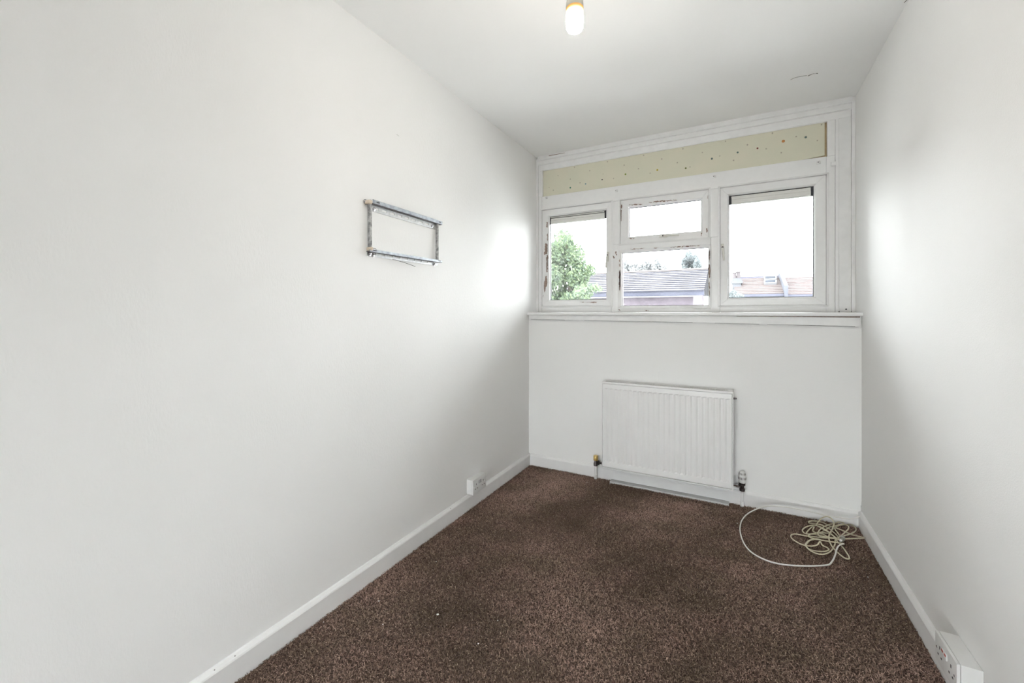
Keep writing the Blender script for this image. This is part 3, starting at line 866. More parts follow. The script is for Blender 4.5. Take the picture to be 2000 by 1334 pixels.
# ================================================================== RADIATOR
RX0, RX1, RZ0, RZ1 = -0.817, -0.017, 0.114, 0.704
RYF, RYB = YB - 0.106, YB - 0.024
rad = empty('radiator', ((RX0 + RX1) / 2, RYB, 0)); tag(rad, 'white fluted panel radiator with top grille under the window', 'radiator')
RI = Matrix.Translation(-rad.location)
def rpart(name, bm, m, parent=rad, smooth=False, label=None):
    bmesh.ops.transform(bm, matrix=RI, verts=list(bm.verts)); return obj(name, bm, m, parent, smooth, label)
def fluted(front):
    """Pressed steel panel: 24 shallow upright flutes that start and end in short slopes."""
    bm = nb()
    N = 24; x0, x1 = RX0 + 0.006, RX1 - 0.006
    zs0, zs1 = RZ0 + 0.008, RZ1 - 0.012
    m0 = 0.008
    pitch = (x1 - x0 - 2 * m0) / N
    xs = [x0, x0 + 0.0035]; dep = [0, 0]
    for k in range(N):
        a = x0 + m0 + k * pitch
        xs += [a + 0.06 * pitch, a + 0.36 * pitch, a + 0.64 * pitch, a + 0.94 * pitch]; dep += [0, 1, 1, 0]
    xs += [x1 - 0.0035, x1]; dep += [0, 0]
    zt, zb = zs1 - 0.034, zs0 + 0.040
    zs = [zs0, zs0 + 0.0035, zb - 0.004, zb + 0.0035, zt - 0.0035, zt + 0.004, zs1 - 0.0035, zs1]
    zd = [0, 0, 0, 1, 1, 0, 0, 0]
    G = []
    for j, z in enumerate(zs):
        row = []
        for i, x in enumerate(xs):
            y = front + 0.0050 * dep[i] * zd[j]
            if j in (0, len(zs) - 1) or i in (0, len(xs) - 1): y = front + 0.004
            row.append(bm.verts.new((x, y, z)))
        G.append(row)
    for j in range(len(zs) - 1):
        for i in range(len(xs) - 1):
            bm.faces.new((G[j][i], G[j][i + 1], G[j + 1][i + 1], G[j + 1][i]))
    bk = [bm.verts.new((x, front + 0.014, z)) for x, z in ((x0, zs0), (x1, zs0), (x1, zs1), (x0, zs1))]
    bm.faces.new(bk[::-1])
    bm.faces.new([G[0][i] for i in range(len(xs))][::-1] + [bk[0], bk[1]])
    bm.faces.new([G[-1][i] for i in range(len(xs))] + [bk[2], bk[3]])
    bm.faces.new([G[j][0] for j in range(len(zs))] + [bk[3], bk[0]])
    bm.faces.new([G[j][-1] for j in range(len(zs))][::-1] + [bk[1], bk[2]])
    return bm
rpart('front_panel', fluted(RYF), 'rad_white')
bm = nb(); box(bm, RX0 + 0.006, RX1 - 0.006, RYB - 0.014, RYB, RZ0 + 0.008, RZ1 - 0.012); bevel(bm, 0.003); rpart('rear_panel', bm, 'rad_white', smooth=True)
bm = nb(); box(bm, RX0 + 0.008, RX1 - 0.008, RYF + 0.016, RYB - 0.016, RZ0 + 0.03, RZ1 - 0.03); rpart('dark_core', bm, 'rad_inside_shade')  # near-black block standing in for the shade inside the casing
for xa, xb in ((RX0, RX0 + 0.005), (RX1 - 0.005, RX1)):
    bm = nb(); box(bm, xa, xb, RYF - 0.001, RYB, RZ0, RZ1 + 0.001); bevel(bm, 0.002); rpart('side_panel', bm, 'rad_white', smooth=True)
# bottom lip of the casing
bm = nb(); box(bm, RX0 + 0.0052, RX1 - 0.0052, RYF - 0.001, RYF + 0.012, RZ0, RZ0 + 0.0065); bevel(bm, 0.0012, 1); rpart('bottom_edge', bm, 'rad_white')
# grille: a rim and 86 slots between bars
bm = nb()
gz0, gz1 = RZ1 - 0.010, RZ1 + 0.001
gx0, gx1 = RX0 + 0.0052, RX1 - 0.0052
box(bm, gx0, gx1, RYF, RYF + 0.015, gz0, gz1); box(bm, gx0, gx1, RYB - 0.016, RYB, gz0, gz1)
box(bm, gx0, gx0 + 0.014, RYF + 0.015, RYB - 0.016, gz0, gz1); box(bm, gx1 - 0.022, gx1, RYF + 0.015, RYB - 0.016, gz0, gz1)
ns = 86; a0, a1 = gx0 + 0.014, gx1 - 0.022
for k in range(ns - 1):
    xc = a0 + (k + 1) * (a1 - a0) / ns
    box(bm, xc - 0.0018, xc + 0.0018, RYF + 0.015, RYB - 0.016, gz0, gz1 - 0.0006)
rpart('top_grille', bm, 'rad_white')
# bleed screw at the top corner
bm = nb(); lathe(bm, [(0.006, 0), (0.006, 0.010), (0.0042, 0.010), (0.0042, 0.018)], 12, Matrix.Translation((RX1, RYF + 0.03, RZ1 - 0.042)) @ Matrix.Rotation(math.pi / 2, 4, 'Y'))
rpart('bleed_valve', bm, 'tarnish_shade', smooth=True)
# small grey block past the lower corner
bm = nb(); box(bm, RX1 - 0.03, RX1 + 0.028, YB - 0.006, YB - 0.0005, 0.100, 0.125); bevel(bm, 0.002, 1); rpart('grey_block', bm, 'batten_grey')

def pipe(px, py, ztop, parent):
    q = PZ(px, py, 0.0)
    y = min(q.y, YB - SK_T - 0.012)
    bm = nb(); lathe(bm, [(0.0085, 0.0), (0.0085, ztop)], 16, Matrix.Translation((q.x, y, 0.0))); rpart('pipe_tail', bm, 'gloss_paint', parent, True)
    bm = nb(); lathe(bm, [(0.0115, 0.0), (0.0115, 0.03), (0.0088, 0.032)], 16, Matrix.Translation((q.x, y, 0.0))); rpart('pipe_collar', bm, 'gloss_paint', parent, True)
    return q.x, y
RX_ = Matrix.Rotation(math.pi / 2, 4, 'Y')
# lockshield valve on the left, brass cap
lv = empty('lockshield_valve'); lv.parent = rad
vx, vy = pipe(1163.5, 936, 0.115, lv)
zb = PY(1163.5, 904, vy).z
M = Matrix.Translation((vx, vy, 0))
bm = nb(); lathe(bm, [(0.010, zb - 0.022), (0.0145, zb - 0.019), (0.0145, zb - 0.002), (0.011, zb + 0.004), (0.011, zb + 0.022)], 18, M); rpart('valve_body', bm, 'tarnish_shade', lv, True)
bm = nb(); lathe(bm, [(0.009, 0.0), (0.009, 0.014), (0.016, 0.015), (0.016, 0.027), (0.009, 0.028), (0.009, 0.05)], 6, Matrix.Translation((vx, vy, zb + 0.004)) @ RX_)
rpart('union_nut', bm, 'tarnish_shade', lv)
bm = nb(); lathe(bm, [(0.0155, zb + 0.019), (0.0165, zb + 0.023), (0.0165, zb + 0.048), (0.0145, zb + 0.052)], 20, M); rpart('valve_cap', bm, 'brass', lv, True, 'brass cap')
# thermostatic valve on the right, white ribbed head
tv = empty('thermostatic_valve'); tv.parent = rad
vx, vy = pipe(1449.5, 988, 0.115, tv)
zb = PY(1449.5, 950, vy).z
M = Matrix.Translation((vx, vy, 0))
bm = nb(); lathe(bm, [(0.009, zb - 0.030), (0.015, zb - 0.026), (0.015, zb - 0.012), (0.010, zb - 0.008), (0.010, zb + 0.006), (0.0175, zb + 0.010), (0.0175, zb + 0.022), (0.012, zb + 0.024)], 20, M)
rpart('valve_body', bm, 'tarnish_shade', tv, True)
bm = nb(); lathe(bm, [(0.008, -0.048), (0.008, -0.034), (0.0125, -0.033), (0.0125, -0.018), (0.008, -0.017), (0.008, 0.0)], 6, Matrix.Translation((vx, vy, zb)) @ RX_)
rpart('union_nut', bm, 'chrome', tv)
bm = nb(); hz = zb + 0.023
lathe(bm, [(0.0165, hz), (0.0195, hz + 0.006), (0.021, hz + 0.018), (0.0215, hz + 0.034), (0.0195, hz + 0.046), (0.0165, hz + 0.057), (0.0135, hz + 0.066), (0.008, hz + 0.070)], 28, M)
hd = rpart('valve_head', bm, 'plastic_white', tv, True, 'white ribbed thermostat head')
for z0, z1, r0, r1, n in ((hz + 0.022, hz + 0.036, 0.0213, 0.0216, 18), (hz + 0.049, hz + 0.060, 0.0190, 0.0160, 14)):
    bm = nb()
    for k in range(n):
        a = 2 * math.pi * k / n
        t = Vector((-math.sin(a), math.cos(a), 0)) * 0.0012; o_ = Vector((math.cos(a), math.sin(a), 0))
        vv = [Vector((vx, vy, z0)) + o_ * (r0 + 0.0004) - t, Vector((vx, vy, z0)) + o_ * (r0 + 0.0004) + t,
              Vector((vx, vy, z1)) + o_ * (r1 + 0.0004) + t, Vector((vx, vy, z1)) + o_ * (r1 + 0.0004) - t]
        fr = [bm.verts.new(q) for q in vv]; bkv = [bm.verts.new(q - o_ * 0.002) for q in vv]
        bm.faces.new(fr); bm.faces.new(bkv[::-1])
        for i in range(4): bm.faces.new((fr[i], bkv[i], bkv[(i + 1) % 4], fr[(i + 1) % 4]))
    bmesh.ops.transform(bm, matrix=RI, verts=list(bm.verts)); obj('grip_slots', bm, 'plastic_dark', hd)

# painted batten on the floor against the skirting under the radiator
a = PZ(1193, 941, 0.0); b = PZ(1424, 985, 0.0)
bm = nb(); box(bm, a.x, b.x, YB - SK_T - 0.048, YB - SK_T - 0.0005, 0.0, 0.014)
bevel(bm, 0.001, 1)
tag(obj('floor_batten', bm, 'batten_grey'), 'flat grey painted batten on the floor under the radiator', 'batten')

# ================================================================== WALL BRACKET
q = lambda x, y, d=0.0: PX(690 + x / 7.845, 370 + y / 7.845, XL + d)
BR = empty('wall_mount_bracket', (XL, q(760, 700).y, q(200, 1030).z))
tag(BR, 'bare metal screen mounting bracket of two slotted rails on the wall', 'bracket')
BI = Matrix.Translation(-BR.location)
def bpart(name, bm, m, parent=BR, smooth=False, label=None):
    bmesh.ops.transform(bm, matrix=BI, verts=list(bm.verts)); return obj(name, bm, m, parent, smooth, label)
def bolt(parent, y, z, d, r=0.007, m='chrome'):
    bm = nb(); lathe(bm, [(r * 1.5, 0), (r * 1.5, 0.0015), (r, 0.002), (r, 0.006), (r * 0.6, 0.0075)], 10, Matrix.Translation((XL + d, y, z)) @ RX_)
    return bpart('bolt', bm, m, parent, True)
def rail(y0, y1, zt, zb, flange_top, fh, skew, slots, lip_up):
    """Slotted plate on the wall with a folded flange standing off it; skew = rise from y0 to y1."""
    rl = empty('rail'); rl.parent = BR
    n = slots
    sl = lambda y: skew * (y - y0) / (y1 - y0)
    bm = nb()
    # plate, cut into a bar above, a bar below and bridges so that the slots are open
    hs = 0.009
    zm = zb + (zt - zb) * 0.42
    def pbox(ya, yb, za, zb_, xa, xb):
        v = box(bm, XL + xa, XL + xb, ya, yb, za, zb_)
        for vv in v: vv.co.z += sl(vv.co.y)
    pbox(y0, y1, zm + hs / 2, zt, 0.0005, 0.003); pbox(y0, y1, zb, zm - hs / 2, 0.0005, 0.003)
    pitch = (y1 - y0 - 0.03) / n
    pbox(y0, y0 + 0.019, zm - hs / 2, zm + hs / 2, 0.0005, 0.003)
    for k in range(n):
        a = y0 + 0.015 + k * pitch
        e = y1 if k == n - 1 else a + pitch * 1.12
        pbox(a + pitch * 0.72, e, zm - hs / 2, zm + hs / 2, 0.0005, 0.003)
    bpart('slotted_plate', bm, 'galvanised_pale', rl)
    bm = nb()
    ft = flange_top
    pbox(y0 - 0.004, y1 + 0.012, ft - 0.003, ft, 0.003, 0.0214)                      # shelf of the fold, darkened in colour for its shaded underside
    bpart('shelf', bm, 'tarnish_shade', rl)
    bm = nb()
    if lip_up: pbox(y0 - 0.004, y1 + 0.012, ft - 0.001, ft + fh, 0.0215, 0.024)
    else: pbox(y0 - 0.004, y1 + 0.012, ft - 0.002, ft + fh, 0.0215, 0.024)
    bpart('flange', bm, 'galvanised', rl)
    for yy in (y0 + 0.03, y1 - 0.006):
        bm = nb()
        zc = (ft + fh * 0.5) if lip_up else (ft + fh * 0.5)
        v = box(bm, XL + 0.0242, XL + 0.0248, yy - 0.014, yy + 0.004, zc - 0.0022, zc + 0.0022)
        for vv in v: vv.co.z += sl(vv.co.y)
        bpart('rivet_slot', bm, 'plastic_dark', rl)
    return rl, sl
by0, by1 = q(285, 300).y, q(1290, 560).y
zt_l = q(285, 200, 0.012).z
r1, s1 = rail(by0 - 0.012, by1, q(700, 330).z, q(700, 450).z, q(700, 330, 0.022).z + 0.001, 0.0155, -0.004, 9, True)
r2, s2 = rail(by0 - 0.030, by1 - 0.002, q(700, 985).z, q(700, 1095).z, q(700, 985, 0.022).z - 0.010, 0.009, 0.004, 9, False)
# upright bars tie the rails together
for (ya, da, wd, m) in ((q(262, 500, 0.014).y, 0.014, 0.010, 'scratched_steel'), (q(1290, 800, 0.014).y, 0.014, 0.008, 'scratched_steel')):
    zt_, zb_ = q(700, 330).z + 0.006, q(700, 1020).z
    bm = nb()
    prism(bm, [(XL + 0.004, ya - wd / 2), (XL + da + 0.004, ya - wd / 2), (XL + da + 0.006, ya - wd * 0.2), (XL + da + 0.004, ya), (XL + da + 0.006, ya + wd * 0.3), (XL + da + 0.004, ya + wd / 2), (XL + 0.004, ya + wd / 2)], 'z', zb_, zt_)
    bpart('upright_bar', bm, m, BR)
# bolts and dabs of filler
for x, y, d in ((315, 305, 0.003), (1205, 560, 0.003), (300, 1010, 0.003), (1235, 1150, 0.003)):
    p = q(x, y, d); bolt(BR, p.y, p.z, d, 0.0055)
for x, y in ((255, 980), (195, 190)):
    p = q(x, y, 0.006); bolt(BR, p.y, p.z, 0.003, 0.008)
for x, y, w_, h_ in ((222, 195, 0.022, 0.016), (245, 910, 0.014, 0.016)):
    p = q(x, y, 0.012)
    bm = nb(); box(bm, XL + 0.001, XL + 0.030, p.y - w_ / 2, p.y + w_ / 2, p.z - h_ / 2, p.z + h_ / 2); bevel(bm, 0.005, 2)
    bpart('timber_packer', bm, 'tan_plug', BR, True, 'tan wooden packing piece')
# loop of wire and a bent pin under the lower rail
bm = nb(); p0 = q(600, 1068, 0.012); p1 = q(780, 1120, 0.014); p2 = q(950, 1180, 0.010)
tube(bm, catmull([p0, p1, p2], 6), 0.0012, 6); bpart('loose_wire', bm, 'plastic_dark', BR)
bm = nb(); tube(bm, catmull([q(270, 905, 0.02), q(330, 905, 0.02), q(350, 920, 0.02), q(330, 940, 0.02), q(270, 935, 0.02)], 5), 0.0011, 6); bpart('wire_loop', bm, 'tarnish_shade', BR)
bm = nb(); tube(bm, catmull([q(1268, 1085, 0.018), q(1300, 1078, 0.018), q(1322, 1090, 0.018), q(1300, 1104, 0.018), q(1270, 1098, 0.018)], 5), 0.0014, 6); bpart('wire_loop', bm, 'tarnish_shade', BR)

# ================================================================== SOCKETS
def socket(loc, rz, label, depth, red):
    s = empty('power_socket', loc, rz); tag(s, label, 'socket', 'surface-mounted double sockets')
    W, Hh = 0.147, 0.087
    bm = nb(); box(bm, -W / 2, W / 2, -depth + 0.009, 0, 0, Hh); bevel(bm, 0.002, 2); obj('back_box', bm, 'plastic_white', s, True)
    bm = nb(); box(bm, -W / 2, W / 2, -depth, -depth + 0.0084, 0, Hh); bevel(bm, 0.0025, 2); fp = obj('face_plate', bm, 'plastic_white', s, True)
    for sx in (-1, 1):
        cx = sx * 0.038
        y0, y1 = -depth - 0.0004, -depth + 0.001
        for xa, xb, za, zb_ in ((-0.0024, 0.0024, 0.049, 0.0585), (-0.0148, -0.0076, 0.026, 0.031), (0.0076, 0.0148, 0.026, 0.031)):
            boxobj('pin_hole', 'plastic_dark', fp, cx + xa, cx + xb, y0, y1, za, zb_)
        bm = nb(); box(bm, sx * 0.009 - 0.0065, sx * 0.009 + 0.0065, -depth - 0.004, -depth + 0.001, 0.050, 0.070); bevel(bm, 0.0015, 1)
        sw = obj('rocker_switch', bm, 'switch_grey' if not red else 'plastic_white', s, True)
        if red:
            bm = nb(); box(bm, sx * 0.009 - 0.0055, sx * 0.009 + 0.0055, -depth - 0.0046, -depth - 0.0035, 0.062, 0.068); obj('indicator_strip', bm, 'socket_red', sw)
    for sx in (-1, 1):
        bm = nb(); lathe(bm, [(0.0035, 0), (0.0032, 0.0008)], 12, Matrix.Translation((sx * 0.060, -depth, 0.043)) @ Matrix.Rotation(math.pi / 2, 4, 'X')); obj('screw_cap', bm, 'chrome', fp)
    return s
D1 = 0.047
pa, pb = PX(924, 939, XL + D1), PX(949.5, 923, XL + D1)
socket((XL + 0.0005, (pa.y + pb.y) / 2, (pa.z + pb.z) / 2 - 0.087), math.pi / 2,
       'white double power socket with grey switches on the wall below the metal bracket', D1, False)
D2 = 0.055
pa, pb = PX(1827, 1230, XR - D2), PX(1868, 1296, XR - D2)
socket((XR - 0.0005, (pa.y + pb.y) / 2, (pa.z + pb.z) / 2 - 0.087), -math.pi / 2,
       'white double power socket with red-striped switches on the wall nearest the coiled cable', D2, True)

# ================================================================== PENDANT LAMP
LY = 1.24
pt = PY(1122.5, 62, LY)
LXp, LZ = pt.x, pt.z
lamp = empty('pendant_lamp', (LXp, LY, LZ)); tag(lamp, 'lit bare bulb hanging on a ceiling pendant', 'lamp')
hb = H - LZ
R0 = 0.0265
bm = nb(); lathe(bm, [(0.006, 0.0), (0.016, 0.0012), (0.022, 0.005), (0.0255, 0.012), (R0, 0.03), (R0, 0.07), (0.0255, 0.080), (0.0225, 0.089), (0.016, 0.0935)], 32); obj('bulb_glass', bm, 'lit_glass', lamp, True, 'glowing white glass')
bm = nb(); lathe(bm, [(0.0268, 0.072), (0.0272, 0.078), (0.026, 0.092), (0.0215, 0.105), (0.016, 0.112), (0.013, 0.125)], 32)
obj('bulb_base', bm, 'bulb_body', lamp, True)
bm = nb(); lathe(bm, [(0.0185, 0.1135), (0.0215, 0.116), (0.0215, 0.150), (0.017, 0.165), (0.008, 0.178)], 24)
obj('lamp_holder', bm, 'lamp_holder', lamp, True)
bm = nb(); lathe(bm, [(0.0035, 0.176), (0.0035, hb - 0.02)], 10); obj('flex', bm, 'plastic_white', lamp, True)
bm = nb(); lathe(bm, [(0.012, hb - 0.03), (0.026, hb - 0.024), (0.045, hb - 0.008), (0.047, hb - 0.0005)], 28); obj('ceiling_rose', bm, 'plastic_white', lamp, True)

# ================================================================== CABLE
k7 = lambda x, y: (1400 + x / 6.0625, 900 + y / 6.0625)
def path(pts):
    out = []
    for x, y, z in pts:
        px = k7(x, y); out.append(PZ(px[0], px[1], z))
    return out
zf = 0.0105                       # lying on top of the pile
main = [(1708, 655, .078), (1640, 680, .066), (1560, 688, .060), (1440, 670, .062), (1340, 655, .066), (1240, 635, .070), (1100, 600, .073), (950, 570, .072),
        (800, 545, .068), (650, 535, .058), (540, 550, .046), (430, 590, .032), (350, 640, .020), (295, 710, .012), (275, 790, zf), (280, 860, zf), (305, 940, zf),
        (350, 1020, zf), (420, 1090, zf), (520, 1150, zf), (650, 1200, zf), (800, 1230, zf), (950, 1242, zf), (1100, 1245, zf), (1250, 1240, zf), (1330, 1228, .012),
        (1370, 1185, .016), (1400, 1120, .024), (1415, 1060, .030), (1440, 1010, .034), (1475, 990, .034), (1503, 984, .030)]
cab = empty('aerial_cable', PZ(1640, 1060, 0.0)); tag(cab, 'white and cream cable in a tangled coil on the carpet', 'cable')
CI = Matrix.Translation(-cab.location)
def cpart(name, bm, m, smooth=True, label=None):
    bmesh.ops.transform(bm, matrix=CI, verts=list(bm.verts)); return obj(name, bm, m, cab, smooth, label)
bm = nb(); tube(bm, catmull(path(main), 6), 0.0034, 8); cpart('lead', bm, 'cable_white', label='white lead looping to the corner')
coil = [(1503, 984), (1420, 968), (1300, 950), (1180, 930), (1100, 905), (1088, 884), (1125, 868), (1210, 884), (1330, 912), (1440, 920),
        (1300, 914), (1150, 900), (1030, 885), (935, 868), (880, 880), (890, 920), (960, 970), (1040, 1000), (1120, 1012), (1190, 995), (1222, 955),
        (1250, 1000), (1310, 1030), (1325, 1055), (1270, 1075), (1180, 1070), (1100, 1050), (1055, 1010), (1055, 980), (1090, 945), (1150, 930), (1225, 935),
        (1180, 925), (1100, 945), (1058, 1000), (1090, 1050), (1160, 1090), (1240, 1108), (1320, 1090), (1370, 1045), (1400, 985), (1405, 930),
        (1430, 960), (1480, 1010), (1525, 1070), (1567, 1140), (1556, 1162), (1510, 1148), (1440, 1095), (1370, 1020), (1332, 945), (1330, 880),
        (1370, 800), (1388, 745), (1362, 690), (1310, 660), (1250, 675), (1212, 712),
        (1180, 760), (1240, 800), (1330, 850), (1430, 925),
        (1535, 922), (1650, 920), (1752, 914), (1700, 900), (1600, 875), (1500, 830), (1420, 800), (1330, 770), (1250, 730), (1160, 712), (1095, 716), (1092, 735), (1150, 745), (1230, 757), (1320, 800), (1400, 860), (1445, 915),
        (1420, 930), (1350, 862), (1260, 800), (1170, 765), (1090, 772), (1030, 800), (1015, 830), (1050, 863), (1130, 865), (1250, 840), (1330, 790), (1420, 765), (1488, 750), (1500, 732), (1450, 726), (1380, 745), (1320, 760), (1240, 800), (1200, 850), (1215, 890), (1300, 900), (1390, 915),
        (1450, 905), (1520, 845), (1560, 803), (1555, 772), (1510, 755), (1460, 762), (1400, 800), (1430, 850), (1470, 893), (1570, 870), (1630, 842), (1650, 810), (1625, 775), (1570, 755), (1500, 757), (1430, 772), (1380, 800), (1350, 850), (1320, 900),
        (1260, 872), (1180, 855), (1137, 830), (1150, 790), (1125, 785), (1060, 858), (1120, 868), (1220, 852), (1340, 865), (1400, 905), (1455, 935)]
kx, ky = 1440, 915
pts = []
for i, (x, y) in enumerate(coil):
    d = math.hypot((x - kx) / 1.6, y - ky)
    z = 0.0105 + 0.026 * math.exp(-(d / 130.0) ** 2) + 0.006 * (0.5 + 0.5 * math.sin(i * 1.7))
    if 50 < i < 58: z += 0.035 * math.sin(math.pi * (i - 50) / 8)
    if i == 0: z = 0.030
    px = k7(x, y); p = PZ(px[0], px[1], z)
    p.x = min(p.x, XR - SK_T - 0.006); p.y = min(p.y, YB - SK_T - 0.006)
    pts.append(p)
bm = nb(); tube(bm, catmull(pts, 5), 0.0031, 8); cpart('coil', bm, 'cable_cream', label='cream coil')
p = PZ(*k7(1485, 925), 0.036)
M = Matrix.Translation(p) @ Matrix.Rotation(math.radians(70), 4, 'Z') @ Matrix.Rotation(math.radians(82), 4, 'Y')
bm = nb(); lathe(bm, [(0.005, -0.022), (0.0085, -0.020), (0.0085, -0.004), (0.011, -0.003), (0.011, 0.012), (0.0075, 0.013), (0.0075, 0.022)], 12, M); cpart('connector', bm, 'connector', label='dull metal connector')
p2 = PZ(*k7(1465, 945), 0.040)
bm = nb(); lathe(bm, [(0.0055, -0.01), (0.0055, 0.010), (0.003, 0.012)], 10, Matrix.Translation(p2) @ Matrix.Rotation(math.radians(60), 4, 'X')); cpart('ferrule', bm, 'plastic_white')

# crumbs of plaster and paint on the carpet
crumbs = [(855, 1200, .005, 'largest white paint flake lying on the open carpet'), (1024, 942, .0028, 0), (1146, 942, .003, 0), (1191, 945, .003, 0), (1424, 1030, 0, 0), (1440, 1022, .003, 0),
          (740, 1174, .003, 0), (748, 1219, .0025, 0), (632, 1215, .0025, 0), (852, 1097, .0025, 0), (972, 1212, .0025, 0), (1695, 1127, .0025, 0), (934, 1257, .0025, 0)]
base = None
for (x, y, r, lab) in crumbs:
    if not r: continue
    p = PZ(x, y, 0.0095)
    r *= 1.25
    bm = nb()
    bmesh.ops.create_icosphere(bm, subdivisions=1, radius=r)
    for v in bm.verts:
        v.co *= random.uniform(0.6, 1.15); v.co.z *= 0.45
    o = obj('paint_flake', bm, 'flake'); o.location = p
    tag(o, lab if lab else 'tiny white crumb of plaster on the carpet', 'debris', 'crumbs on the carpet')

# ================================================================== OUTDOORS
GZ = -2.75
bm = nb(); box(bm, -60, 60, -60, 90, GZ - 0.2, GZ)
struct(obj('ground', bm, 'paving'), 'pale paved yard outside the window', 'ground')

def courses(bm, a, b, up, n, lap=0.012, rise=0.02):
    """A pitched slope laid as n overlapping courses: a, b = eaves ends, up = vector to the ridge."""
    a, b, up = Vector(a), Vector(b), Vector(up)
    nrm = (b - a).cross(up).normalized()
    if nrm.z < 0: nrm = -nrm
    for k in range(n):
        s0 = up * (k / n - (lap if k else 0)); s1 = up * ((k + 1) / n)
        q = [a + s0 + nrm * rise, b + s0 + nrm * rise, b + s1 + nrm * 0.002, a + s1 + nrm * 0.002]
        f = [bm.verts.new(p) for p in q]
        g = [bm.verts.new(p) for p in (a + s0 - nrm * 0.05, b + s0 - nrm * 0.05)]
        bm.faces.new(f); bm.faces.new((f[0], g[0], g[1], f[1]))

# slate-roofed outbuilding
OY = 11.0
ob = empty('outbuilding', (PY(1270, 570, OY).x, OY, GZ)); tag(ob, 'long low brick outbuilding with grey slate roof beyond the fixed pane', 'building')
OI = Matrix.Translation(-ob.location)
def part_of(root, name, bm, m, smooth=False, kind=None):
    bmesh.ops.transform(bm, matrix=Matrix.Translation(-root.location), verts=list(bm.verts))
    o = obj(name, bm, m, root, smooth)
    if kind: o['kind'] = kind
    return o
xl, xr = PY(1090, 570, OY).x, PY(1376, 566, OY).x
ze = PY(1290, 569.5, OY).z
RD = 1.9
yr = OY + RD
zr = sum((PY(1213, 535, yr).z, PY(1383, 524, yr).z)) / 2
xr2 = PY(1383.5, 524, yr).x
bm = nb()
a, b = Vector((xl, OY - 0.15, ze)), Vector((xr, OY - 0.15, ze))
n = 11
for k in range(n):
    t0, t1 = k / n, (k + 1) / n
    y0, y1 = OY - 0.15 + (RD + 0.15) * t0, OY - 0.15 + (RD + 0.15) * t1
    z0, z1 = ze + (zr - ze) * t0, ze + (zr - ze) * t1
    e0, e1 = xr + (xr2 - xr) * t0, xr + (xr2 - xr) * t1
    th = 0.022
    f = [bm.verts.new(p) for p in ((xl, y0 - 0.02, z0 + th), (e0, y0 - 0.02, z0 + th), (e1, y1, z1), (xl, y1, z1))]
    bm.faces.new(f)
    g = [bm.verts.new(p) for p in ((xl, y0 - 0.018, z0 - 0.004), (e0, y0 - 0.018, z0 - 0.004))]
    fe = bm.faces.new((g[0], g[1], f[1], f[0])); fe.material_index = 1
o = part_of(ob, 'slate_courses', bm, 'slate_grey'); o.data.materials.append(MATS['slate_edge'])
bm = nb(); v = [(xl, yr, zr), (xr2, yr, zr), (xr, yr + RD, ze), (xl, yr + RD, ze)]
bm.faces.new([bm.verts.new(p) for p in v]); part_of(ob, 'rear_slope', bm, 'slate_grey')
bm = nb(); prism(bm, [(yr - 0.09, zr + 0.0), (yr, zr + 0.045), (yr + 0.09, zr + 0.0)], 'x', xl, xr2); part_of(ob, 'ridge_tiles', bm, 'terracotta_pale')
bm = nb(); box(bm, xl, xr, OY - 0.13, OY - 0.10, ze - 0.115, ze - 0.005); part_of(ob, 'fascia_board', bm, 'fascia')
bm = nb(); box(bm, xl, xr - 0.15, OY - 0.20, OY - 0.135, ze - 0.145, ze - 0.120); part_of(ob, 'gutter', bm, 'gutter_pale')
bm = nb(); box(bm, xl, xr - 0.25, OY, OY + 2 * RD, GZ, ze - 0.06); part_of(ob, 'brick_wall', bm, 'brick_mauve')
bm = nb()
prism(bm, [(OY, ze - 0.06), (OY + 2 * RD, ze - 0.06), (yr, zr - 0.05)], 'x', xr - 0.3, xr - 0.25); part_of(ob, 'gable', bm, 'brick_mauve')

# terrace houses with clay tile roofs
def tiled(bm, x0, x1, y0, y1, z0, z1, n, shift=0.0):
    for k in range(n):
        t0, t1 = k / n, (k + 1) / n
        ya, yb = y0 + (y1 - y0) * t0, y0 + (y1 - y0) * t1
        za, zb_ = z0 + (z1 - z0) * t0, z0 + (z1 - z0) * t1
        th = 0.05
        f = [bm.verts.new(p) for p in ((x0, ya - 0.03, za + th), (x1, ya - 0.03, za + th), (x1, yb, zb_), (x0, yb, zb_))]
        bm.faces.new(f)
        g = [bm.verts.new(p) for p in ((x0, ya - 0.028, za - 0.01), (x1, ya - 0.028, za - 0.01))]
        bm.faces.new((g[0], g[1], f[1], f[0]))
HYD = 24.0
def Q(px, py, Y=HYD): return PY(px, py, Y)
HR = 3.0
hA = empty('terrace_house', (Q(1490, 570).x, HYD, GZ)); tag(hA, 'terraced house with red tile roof, skylight and twin chimney pots', 'house')
x0, x1 = Q(1434, 580).x, Q(1531, 580).x
z0, z1 = Q(1490, 573.5).z, Q(1490, 542.5, HYD + HR).z
bm = nb(); tiled(bm, x0, x1, HYD, HYD + HR, z0, z1, 11); part_of(hA, 'tile_courses', bm, 'terracotta')
bm = nb(); v = [(x0, HYD + HR, z1), (x1, HYD + HR, z1), (x1, HYD + 2 * HR, z0), (x0, HYD + 2 * HR, z0)]
bm.faces.new([bm.verts.new(p) for p in v]); part_of(hA, 'rear_slope', bm, 'terracotta')
bm = nb(); prism(bm, [(HYD + HR - 0.16, z1 - 0.02), (HYD + HR, z1 + 0.10), (HYD + HR + 0.16, z1 - 0.02)], 'x', x0, x1); part_of(hA, 'ridge_tiles', bm, 'ridge_dark')
bm = nb(); box(bm, x0, x1, HYD + 0.1, HYD + 2 * HR - 0.1, GZ, z0 - 0.05); part_of(hA, 'front_wall', bm, 'render_pale')
bm = nb(); box(bm, x0, x1, HYD - 0.12, HYD - 0.02, z0 - 0.14, z0 - 0.02); part_of(hA, 'gutter', bm, 'fascia')
